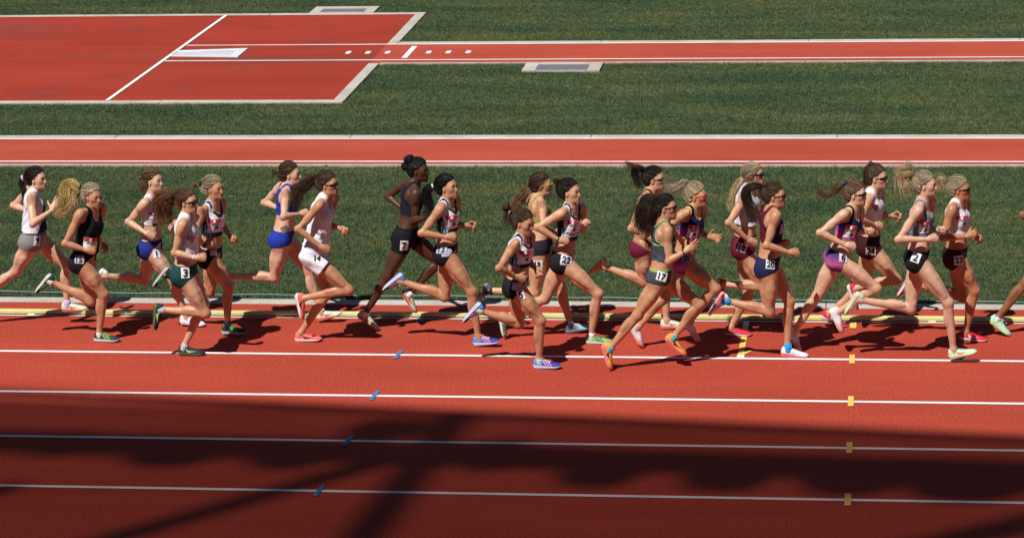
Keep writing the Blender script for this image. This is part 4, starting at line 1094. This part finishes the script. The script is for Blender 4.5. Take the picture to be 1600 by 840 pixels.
person('b15', 'ear T1 910 468; nk 958 590; rs 838 630; re T2 450 92; rw 595 135; rf 690 145; ls T1 1060 570; le T2 672 45; lw 700 92; lf 735 125; pv T2 578 212; rk 715 440; ra 690 695; rt 828 752; lk 628 488; la 368 362; lt 252 425',
  (22,-4), .004, 'tan', 'ash', styles=[('pony',('T1',828,365),[(760,315),(690,330),(690,440),(640,560),(590,640)],.052,190,.004,'gold',.022),('pony',('T1',828,375),[(770,420),(760,520),(720,590),(650,630)],.05,110,.004,'blond',.03)],
  tie=(DK,.018,('T1',832,350)), top=('singlet','plain',BLK,.20), bottom=('brief','plain',BLK), shoes=((.03,.05,.05),(.75,.75,.75),LIME,'stripes'), lace=(.2,.6,.12), sock=((.7,.7,.7),.03), hands=('fist','loose'), bib=(.42,38,.14,.12),
  nums=[('15',('T2',548,200),.085,.075,-3,(.50,.50,.56),0)], bulk=1.06, label='runner in black singlet and briefs with long blond ponytail, number 15')
person('c1', 'ear T3 282 242; nk 300 362; rs 243 412; re 108 560; rw 258 655; rf 345 690; ls 385 345; le 420 500; lw 470 590; pv T3 295 772; rk T4 612 222; ra 700 470; rt 790 522; lk 398 222; la 135 195; lt 80 245',
  (12,2), .01, 'fair', 'lbrown', styles=[('bun',('T3',205,205),.022,40,'lbrown',.3),('pony',('T3',225,215),[(220,260),(235,330)],.035,50,.003,'lbrown',.01)],
  top=('crop','white_navy',WHT,.50), bottom=('brief','plain',(.02,.032,.20)), shoes=(WHT,WHT,(.5,.5,.55),None), bib=(.70,50,.09,.07), nums=[('1',('T4',487,28),.074,.078,8,'w',0)],
  label='runner in white crop top and blue briefs with loose hair at her neck, number 1')
person('d3', 'ear T3 562 415; nk 590 505; rs 552 590; re 488 815; rw T4 780 60; rf 855 55; ls T3 640 540; le 500 570; lw 580 650; pv T4 698 180; rk 845 462; ra 545 440; rt 480 585; lk 835 395; la 698 692; lt 848 758',
  (4,0), .004, 'mid', 'curly', styles=[('pony',('T3',470,385),[(420,360),(385,400),(395,490),(435,560)],.085,330,.014,(.17,.075,.034),.022)], glasses=((.05,.03,.02),'dark',.030),
  top=('singlet','plain',WHT,.30), bottom=('hot','plain',GREEN,.06), shoes=((.022,.030,.045),(.10,.14,.05),(.42,.62,.15),'swoosh'), lace=(.05,.06,.08), sock=((.45,.45,.5),.05), nums=[('3',('T4',698,168),.078,.098,2,'w',0)], band=[('r',(.6,.6,.6),.02)], bib=(.62,55,.09,.07),
  label='runner with big curly brown ponytail, white singlet and dark green shorts, number 3')
person('e0', 'ear T3 775 305; nk 800 412; rs 705 485; re 650 670; rw 735 755; rf 785 730; ls 875 420; le 872 575; lw 945 680; lf 1010 715; pv T4 885 52; rk 1015 268; ra 1005 540; rt 1148 595; lk 878 308; la 592 192; lt 492 248',
  (14,2), .02, 'tan', 'ash', styles=[('bun',('T3',650,250),.024,36,'lbrown',.35)], tie=(DK,.017,('T3',695,237)),
  top=('crop','adi',WHT,.43), bottom=('brief','plain',BLK), shoes=((.02,.05,.03),(.6,.6,.6),(.10,.60,.10),'stripes'), lace=(.1,.5,.1), sock=(DK,.07), bib=(.66,42,.13,.115), hands=('loose','fist'), band=[('r',DK,.05)], nums=[('',('T4',905,25),.07,.05,0,(.40,.40,.48),0)],
  label='runner in white, black and blue top with small blond bun behind number 3')
person('f0', 'ear T5 268 190; nk 262 268; rs 248 335; re 225 520; rw 365 497; rf 440 485; ls 205 275; le 68 402; lw 190 450; pv T5 225 700; rk T6 480 236; ra 140 230; rt 88 330; lk 768 172; la 872 510; lt 1022 535',
  (-6,2), .02, 'fair', 'brown', styles=[('bun',('T5',152,152),.026,40,'brown',.3)], tie=((.60,.50,.05),.014,('T5',182,137)),
  top=('racer','plain',ROYAL,.48), bottom=('brief','plain',ROYAL), shoes=(PG,(.75,.20,.16),(.70,.15,.10),'swoosh'), nums=[('',('T5',235,620),.07,.065,30,(.16,.13,.11),0)],
  label='runner in royal blue crop top and briefs with braided bun')
person('g14', 'ear T5 565 272; nk 572 352; rs 520 430; re 345 620; rw 535 768; rf 630 800; ls 640 360; le 600 590; lw 700 615; lf 790 655; pv T6 812 45; rk 1108 342; ra 748 408; rt 722 612; lk 930 372; la 715 692; lt 882 755',
  (2,0), .004, 'tan', 'brown', styles=[('pony',('T5',475,195),[(420,250),(370,290),(340,350),(340,440)],.055,200,.006,(.055,.028,.015),.02)], glasses=((.03,.03,.03),'dark',.026),
  top=('singlet','plain',WHT,.15), bottom=('loose','plain',WHT), shoes=(SAL,WHT,BLK,'swoosh'), lace=SAL, bib=(.42,58,.10,.05), nums=[('14',('T6',845,72),.080,.072,-4,None,0)], bulk=.93,
  label='runner in loose white singlet and white shorts with sunglasses and brown ponytail, number 14')
person('h7', 'ear T7 365 208; nk 348 300; rs 365 385; re 358 605; rw 455 575; ls 285 305; le 128 400; lw 255 500; pv T7 288 735; rk T8 308 240; ra 157 495; rt 232 615; lk 690 135; la 484 352; lt 512 495',
  (4,0), .004, 'dark', 'black', styles=[('bun',('T7',312,105),.046,80,'black',.05),('bun',('T7',275,160),.034,50,'black',.05)],
  top=('racer','plain',(.014,.014,.022),.44), bottom=('short','plain',(.010,.010,.014),.13), shoes=((.50,.60,.46),(.60,.10,.08),(.62,.09,.07),'swoosh'), sock=(WHT,.035), nums=[('7',('T7',270,805),.076,.098,-2,'w',0)],
  label='dark skinned runner in black top and shorts with high black bun, number 7')
person('i13', 'ear T7 597 348; nk 620 442; rs 570 512; re 412 705; rw 620 738; rf 715 730; ls 695 440; le 695 640; lw 800 640; lf 885 640; pv T8 738 72; rk 920 352; ra 968 668; rt 1132 712; lk 722 388; la 420 285; lt 288 330',
  (10,6), .01, 'tan', 'black', styles=[('pony',('T7',500,325),[(455,350),(455,420),(480,500),(440,560)],.048,150,.003,'black',.012)], tie=((.7,.7,.7),.018,('T7',503,320)),
  top=('crop','adi',WHT,.44), bottom=('brief','adi',BLK), shoes=(((.09,.26,.70),(.035,.06,.36),.25),(.72,.72,.80),(.75,.30,.42),'stripes'), bib=(.66,40,.13,.115), hands=('fist','loose'), nums=[('13',('T8',700,45),.10,.078,-5,(.46,.47,.56),0)],
  label='runner in white, black and blue crop top with black ponytail in white band, number 13')
person('j5', 'ear T9 288 542; nk 312 642; rs 235 735; re Ta 278 88; rw 408 155; rf 492 172; ls T9 385 650; le Ta 490 40; lw 548 90; lf 585 150; pv Ta 405 218; rk 580 470; ra 575 740; rt 732 798; lk 420 492; la 158 405; lt 10 482',
  (16,-12), .004, 'tan', 'brown', styles=[('bun',('T9',172,385),.034,46,'brown',.6),('pony',('T9',200,420),[(175,470),(180,530)],.03,40,.004,'brown',.012)], tie=((.30,.55,.70),.016,('T9',200,425)),
  top=('crop','adi',WHT,.44), bottom=('brief','adi',BLK), shoes=(((.09,.26,.70),(.035,.06,.36),.25),(.72,.72,.80),(.75,.30,.42),'stripes'), sock=((.45,.70,.70),.03), bib=(.68,40,.13,.115), nums=[('5',('Ta',437,280),.066,.086,14,'w',0)], band=[('r',(.5,.45,.1),.012)], hands=('loose','loose'),
  label='short runner in white, black and blue top with messy bun, number 5')
person('k18', 'ear T9 470 212; nk 448 295; rs 490 370; re 500 560; rw 600 605; ls 405 310; le 350 480; lw 430 560; pv T9 482 730; rk Ta 538 262; ra 222 255; rt 130 325; lk 728 208; la 795 482; lt 925 512',
  (-8,0), .004, 'mid', 'brown', styles=[('pony',('T9',378,212),[(330,270),(290,310),(260,370),(270,450)],.05,170,.004,(.20,.125,.065),.02)], tie=(DK,.02,('T9',378,205)), glasses=((.62,.66,.06),'amber',.036),
  top=('strap','plain',(.28,.34,.08),.52), bottom=('hot','plain',(.022,.022,.028),.045), shoes=(((.10,.13,.17),(.30,.50,.58),.4),(.20,.24,.28),(.3,.35,.4),None), sock=(DK,.05), nums=[('18',('Ta',562,58),.082,.068,-3,'w',0)], hands=('loose','fist'),
  label='runner with yellow framed sunglasses and long wavy ponytail in dark shorts, number 18')
person('l22', 'ear T9 705 272; nk 742 385; rs 660 442; re 445 560; rw 640 675; rf 760 675; ls 830 400; le 852 590; lw 862 545; lf 882 495; pv Ta 745 38; rk 1000 275; ra 955 562; rt 1088 618; lk 612 312; la 348 440; lt 318 618',
  (10,2), .004, 'mid', 'dark', styles=[('bun',('T9',612,158),.026,46,'dark',.5)],
  top=('crop','adi',WHT,.44), bottom=('brief','adi',BLK), shoes=((.20,.46,.14),(.75,.75,.75),(.02,.03,.03),'stripes'), sock=((.75,.75,.75),.045), lace=(.1,.2,.1), bib=(.70,40,.12,.11), nums=[('22',('Ta',770,28),.105,.085,-12,(.68,.68,.74),0)], band=[('r',DK,.012)], hands=('fist','fist'),
  label='runner in white, black and blue crop top with dark bun and green shoes, number 22')
person('m0', 'ear Tb 312 228; nk 300 308; rs 238 380; re 138 615; rw 275 685; ls 330 330; le 330 480; lw 400 560; pv Tb 240 765; rk Tc 468 222; ra 212 125; rt 85 172; lk 622 215; la 625 472; lt 708 508',
  (2,0), .012, 'mid', 'dark', styles=[('pony',('Tb',242,138),[(190,120),(165,150),(190,220),(195,270)],.034,110,.008,'dark',.02),('pony',('Tb',242,135),[(180,105),(120,90),(85,75)],.018,40,.003,'brown',.014)], tie=((.05,.06,.25),.014,('Tb',243,137)), glasses=((.03,.03,.03),'dark',.024),
  top=('strap','plain',MAROON,.50), bottom=('brief','plain',(.16,.014,.045)), shoes=(PG,(.75,.22,.18),(.70,.16,.12),'swoosh'),
  label='runner in maroon kit with dark flying ponytail and sunglasses, half hidden behind number 17')
person('n17', 'ear Tb 405 462; nk 405 572; rs 438 638; re Tc 640 82; rw Tb 582 802; rf 690 735; ls 352 590; le 185 712; lw 325 805; pv Tc 588 188; rk 425 452; ra 250 668; rt 242 805; lk 850 378; la 688 590; lt 748 712',
  (2,0), .004, 'tan', 'dark', styles=[('pony',('Tb',325,400),[(285,400),(250,470),(245,570),(275,640)],.088,340,.014,(.042,.024,.015),.035)], glasses=((.05,.02,.02),'dark',.028),
  top=('racer','limeline',SLATE,.34), trim=(.24,.42,.14), bottom=('brief','limeline',SLATE), shoes=((.78,.34,.06),(.72,.16,.25),(.02,.02,.02),'swoosh'), lace=(.7,.3,.05), sock=((.08,.36,.40),.035), nums=[('17',('Tc',593,185),.095,.080,-16,'w',0)], hands=('open','fist'), band=[('r',DK,.010),('l',DK,.010)], bulk=.95,
  label='runner in slate grey kit with long curly dark hair, number 17')
person('o25', 'ear Tb 655 368; nk 650 448; rs 562 502; re 440 610; rw 545 705; ls 722 468; le 705 650; lw 775 682; lf 860 690; pv Tc 742 78; rk 962 270; ra 800 480; rt 838 598; lk 612 332; la 442 522; lt 462 665',
  (6,0), .004, 'tan', 'ash', styles=[('pony',('Tb',590,225),[(530,275),(470,290),(440,250),(430,185)],.038,130,.004,'ash',.012)], glasses=((.60,.05,.08),'red',.040),
  top=('crop','sunset',NAVY,.46), trim=(.72,.52,.14), bottom=('brief','sunset',NAVY), shoes=((WHT,(.75,.30,.40),.55),(WHT,ORG),(.75,.35,.45),None), bib=(.62,44,.11,.12), nums=[('25',('Tc',762,62),.082,.066,-4,(.42,.40,.46),0)], hands=('fist','open'),
  label='runner in purple and pink crop top with red mirrored sunglasses, number 25')
person('p19', 'ear Td 385 192; nk 368 272; rs 325 385; re 202 568; rw 370 715; rf 445 742; ls 425 310; le 440 480; lw 500 560; pv Td 330 768; rk Te 500 262; ra 252 250; rt 208 345; lk 402 328; la 290 538; lt 438 602',
  (6,4), .004, 'mid', 'ash', styles=[('pony',('Td',318,205),[(280,265),(255,330),(240,400),(225,455)],.045,170,.004,'blond',.016)], glasses=((.02,.03,.05),'dark',.034),
  top=('singlet','plain',WHT,.40), bottom=('short','plain',MAROON,.06), shoes=((.62,.03,.05),(.65,.60,.60),(.70,.10,.12),'swoosh'), lace=(.5,.03,.05), nums=[('19',('Td',312,772),.088,.078,-18,'w',0)],
  label='blond runner in white top and maroon shorts with sunglasses and long ponytail, number 19')
person('q20', 'ear Td 565 368; nk 562 448; rs 592 512; re 512 755; rw 705 812; rf 795 812; ls 505 450; le 560 650; lw 640 735; lf 690 715; pv Te 548 122; rk 555 442; ra 258 366; rt 118 465; lk 696 368; la 686 682; lt 850 762',
  (2,0), .004, 'tan', 'brown', styles=[('pony',('Td',470,272),[(410,262),(345,295),(345,380),(390,470),(410,550)],.042,170,.004,(.05,.032,.02),.022)], glasses=((.03,.03,.03),'dark',.028),
  top=('racer','maroonback',NAVY,.44), bottom=('brief','plain',NAVY), shoes=(WHT,(.72,.10,.13),(.6,.6,.65),'swoosh'), sock=((.02,.30,.70),.065), nums=[('20',('Te',562,105),.082,.078,-6,'w',0)],
  label='runner in navy and maroon kit with blue socks and white shoes, number 20')
person('r6', 'ear Tf 385 352; nk 382 458; rs 308 502; re 112 650; rw 330 755; rf 418 765; ls 435 470; le 440 640; lw 490 640; lf 575 622; pv Tg 452 62; rk 720 275; ra 472 432; rt 482 595; lk 302 330; la 158 562; lt 178 695',
  (4,-2), .004, 'fair', 'lbrown', styles=[('pony',('Tf',312,242),[(260,270),(225,320),(160,345),(95,300)],.030,110,.006,'lbrown',.012)], tie=((.03,.035,.09),.024,('Tf',312,240)), glasses=((.03,.03,.03),'dark',.026),
  top=('crop','sunset',NAVY,.44), trim=(.72,.52,.14), bottom=('brief','sunset',NAVY), shoes=((WHT,(.75,.35,.50),.50),(WHT,ORG),(.75,.40,.55),None), bib=(.62,52,.11,.12), nums=[('6',('Tg',488,52),.076,.086,-4,(.62,.60,.68),0)], band=[('l',(.6,.6,.62),.012)], lat={'r': .0},
  label='runner in purple and pink kit with brown ponytail in dark scrunchie, number 6')
person('s24', 'ear Tf 560 218; nk 545 305; rs 505 395; re 435 545; rw 560 588; rf 640 600; ls 600 340; le 625 520; lw 710 508; lf 815 512; pv Tf 512 752; rk Tg 865 212; ra 592 272; rt 590 455; lk 642 258; la 402 440; lt 520 548',
  (6,0), .006, 'mid', 'brown', styles=[('bun',('Tf',528,82),.022,34,'brown',.2),('pony',('Tf',490,200),[(480,250),(475,270)],.03,40,.003,'brown',.01)], glasses=((.03,.03,.06),'dark',.024),
  top=('crop','plain',WHT,.46), bottom=('short','plain',DMAR,.08), shoes=((.60,.03,.05),(.70,.68,.68),(.7,.6,.6),'swoosh'), lace=(.5,.03,.05), bib=(.74,60,.08,.06), nums=[('24',('Tf',528,797),.092,.078,-4,(.52,.48,.50),0)], hands=('fist','loose'), band=[('l',DK,.010)],
  label='runner in white crop top and dark maroon shorts with sunglasses, behind number 6, number 24')
person('t2', 'ear Th 282 278; nk 272 395; rs 238 468; re 72 705; rw 320 702; rf 410 690; ls 345 400; le 330 620; lw 400 625; lf 478 618; pv Ti 290 72; rk 505 375; ra 545 692; rt 715 718; lk 240 418; la Tg 628 362; lt 492 462',
  (2,0), .038, 'fair', 'ash', styles=[('pony',('Th',190,172),[(140,165),(100,200),(120,260),(145,320)],.045,130,.003,'blond',.04),('pony',('Th',190,172),[(140,140),(90,140),(40,150)],.03,70,.003,'blond',.035),('pony',('Th',200,165),[(180,120),(150,85),(135,60)],.02,40,.002,'ash',.025)],
  top=('strap','plain',STEEL,.44), bottom=('brief','plain',BLK), shoes=(PG,(.66,.68,.45),(.75,.28,.16),'swoosh'), lace=(.25,.35,.28), bib=(.62,55,.10,.12), nums=[('2',('Ti',277,55),.078,.088,-20,'w',0)], band=[('l',DK,.03)], bulk=.95, lat={'l': -.02},
  label='tall runner in steel blue strap top and black briefs with wild blond hair, number 2')
person('u23', 'ear Th 560 312; nk 562 395; rs 512 458; re 440 690; rw 640 678; rf 715 635; ls 622 418; le 610 640; lw 690 690; lf 768 685; pv Ti 562 52; rk 692 292; ra 638 568; rt 778 635; lk 602 335; la 270 245; lt 195 290',
  (2,0), .004, 'tan2', 'ash', styles=[('pony',('Th',465,228),[(425,215),(405,230),(425,290)],.030,80,.003,'blond',.025)], tie=(DK,.014,('Th',466,230)), glasses=((.03,.03,.03),'dark',.028),
  top=('crop','plain',WHT,.46), bottom=('brief','plain',DMAR), shoes=((.62,.02,.05),(.72,.66,.66),(.75,.70,.70),'swoosh'), lace=(.6,.03,.05), bib=(.68,48,.13,.10), nums=[('23',('Ti',582,75),.086,.082,6,'w',0)], hands=('loose','loose'),
  label='tanned runner in white crop top and dark maroon briefs with red shoes, number 23')
person('v0', 'ear S 1668 272; nk 1662 295; rs 1652 305; re 1598 336; rw 1640 372; ls 1672 292; le 1680 340; lw 1715 345; pv S 1640 381; rk 1604 440; ra Ti 868 472; rt 938 592; lk S 1690 428; la 1662 487; lt 1695 497',
  (0,0), .004, 'brown', 'black', styles=[('bun',('S',1645,258),.03,40,'black',.1)], top=('crop','plain',NAVY,.45), bottom=('brief','plain',NAVY), shoes=(MINT,(.60,.66,.25),(.05,.1,.1),None), sock=(WHT,.03),
  label='brown skinned runner with mint shoe, only a trailing leg and elbow in view')
# ------------------------------------------------------------------ grass: geometry-node tufts over the lawns
tv, tf, tcol = [], [], []
rg = np.random.default_rng(3)
for i in range(46):
    x, y = rg.normal(0, .050, 2); hgt = rg.uniform(.026, .046); a = rg.uniform(0, 6.28); w_ = rg.uniform(.0018, .0032); ln_ = rg.normal(0, .016, 2)
    d = np.array((math.cos(a), math.sin(a), 0))*w_; b = len(tv); p0 = np.array((x, y, 0.))
    mid = p0+np.array((ln_[0]*.4, ln_[1]*.4, hgt*.6)); tip = p0+np.array((ln_[0], ln_[1], hgt))
    tv += [p0-d, p0+d, mid+d*.7, mid-d*.7, tip]; tf += [(b, b+1, b+2, b+3), (b+3, b+2, b+4)]
tuft_me = mesh('grass_tuft', tv, tf)
mg, nt, p = mat_new('grass_blade')
oi = N(nt, 'ShaderNodeObjectInfo'); gm = N(nt, 'ShaderNodeNewGeometry')
big = noise(nt, mapping(nt, gm.outputs['Position'], (.40, 1.5, 0)), 1.0, 5.0, .66); fine = noise(nt, mapping(nt, gm.outputs['Position'], (1, 1, 0)), 9.0, 3.0, .6)
a = ramp(nt, big, [(.30, (.042, .088, .036)), (.50, (.086, .128, .050)), (.68, (.146, .166, .062))])
a = mixc(nt, a, ramp(nt, fine, [(.26, (.58, .62, .64)), (.74, (1.38, 1.34, 1.26))]), 1.0, 'MULTIPLY')
rr = ramp(nt, oi.outputs['Random'], [(0, (.82, .83, .85)), (.85, (1.10, 1.08, 1.04)), (1, (1.4, 1.3, 1.15))])
nt.links.new(mixc(nt, a, rr, 1.0, 'MULTIPLY'), p.inputs['Base Color']); p.inputs['Roughness'].default_value = .5; p.inputs['Specular IOR Level'].default_value = .35
tuft_me.materials.append(mg)
tuft_o = bpy.data.objects.new('grass_tuft', tuft_me)
# lawn areas as rectangles
AREAS = [(-15, 5, 1.845, 7.715), (-16.5, 5.5, 9.405, 11.44), (-7.05, 5.5, 11.44, 14.19), (-7.05, 5.5, 15.91, 18.48), (-20, 6, 18.50, 22.5)]
HOLES = [(-4.93, -3.81, 13.56, 14.20), (-8.98, -7.92, 18.4, 19.06)]
pts = []
for (x0, x1, y0, y1) in AREAS:
    n_ = int((x1-x0)*(y1-y0)*640); q = np.stack([rg.uniform(x0, x1, n_), rg.uniform(y0, y1, n_)], 1)
    for hx0, hx1, hy0, hy1 in HOLES: q = q[~((q[:, 0] > hx0) & (q[:, 0] < hx1) & (q[:, 1] > hy0) & (q[:, 1] < hy1))]
    pts.append(q)
pts = np.concatenate(pts)
pm = bpy.data.meshes.new('grass'); pm.vertices.add(len(pts)); co = np.zeros((len(pts), 3), np.float32); co[:, :2] = pts; co[:, 2] = -.036
pm.vertices.foreach_set('co', co.ravel())
go = link('grass', pm); tag(go, 'short mown green infield grass', 'grass', None, 'stuff')
ng = bpy.data.node_groups.new('grass_nodes', 'GeometryNodeTree')
ng.interface.new_socket('Geometry', in_out='INPUT', socket_type='NodeSocketGeometry'); ng.interface.new_socket('Geometry', in_out='OUTPUT', socket_type='NodeSocketGeometry')
gi = ng.nodes.new('NodeGroupInput'); gout = ng.nodes.new('NodeGroupOutput')
iop = ng.nodes.new('GeometryNodeInstanceOnPoints'); obi = ng.nodes.new('GeometryNodeObjectInfo'); obi.inputs['Object'].default_value = tuft_o
rv = ng.nodes.new('FunctionNodeRandomValue'); rv.data_type = 'FLOAT_VECTOR'; rv.inputs[0].default_value = (-.12, -.12, 0); rv.inputs[1].default_value = (.12, .12, 6.28)
rs_ = ng.nodes.new('FunctionNodeRandomValue'); rs_.data_type = 'FLOAT'; rs_.inputs[2].default_value = .72; rs_.inputs[3].default_value = 1.15
ng.links.new(gi.outputs[0], iop.inputs['Points']); ng.links.new(obi.outputs['Geometry'], iop.inputs['Instance'])
ng.links.new(rv.outputs[0], iop.inputs['Rotation']); ng.links.new(rs_.outputs[1], iop.inputs['Scale']); ng.links.new(iop.outputs[0], gout.inputs[0])
md = go.modifiers.new('tufts', 'NODES'); md.node_group = ng
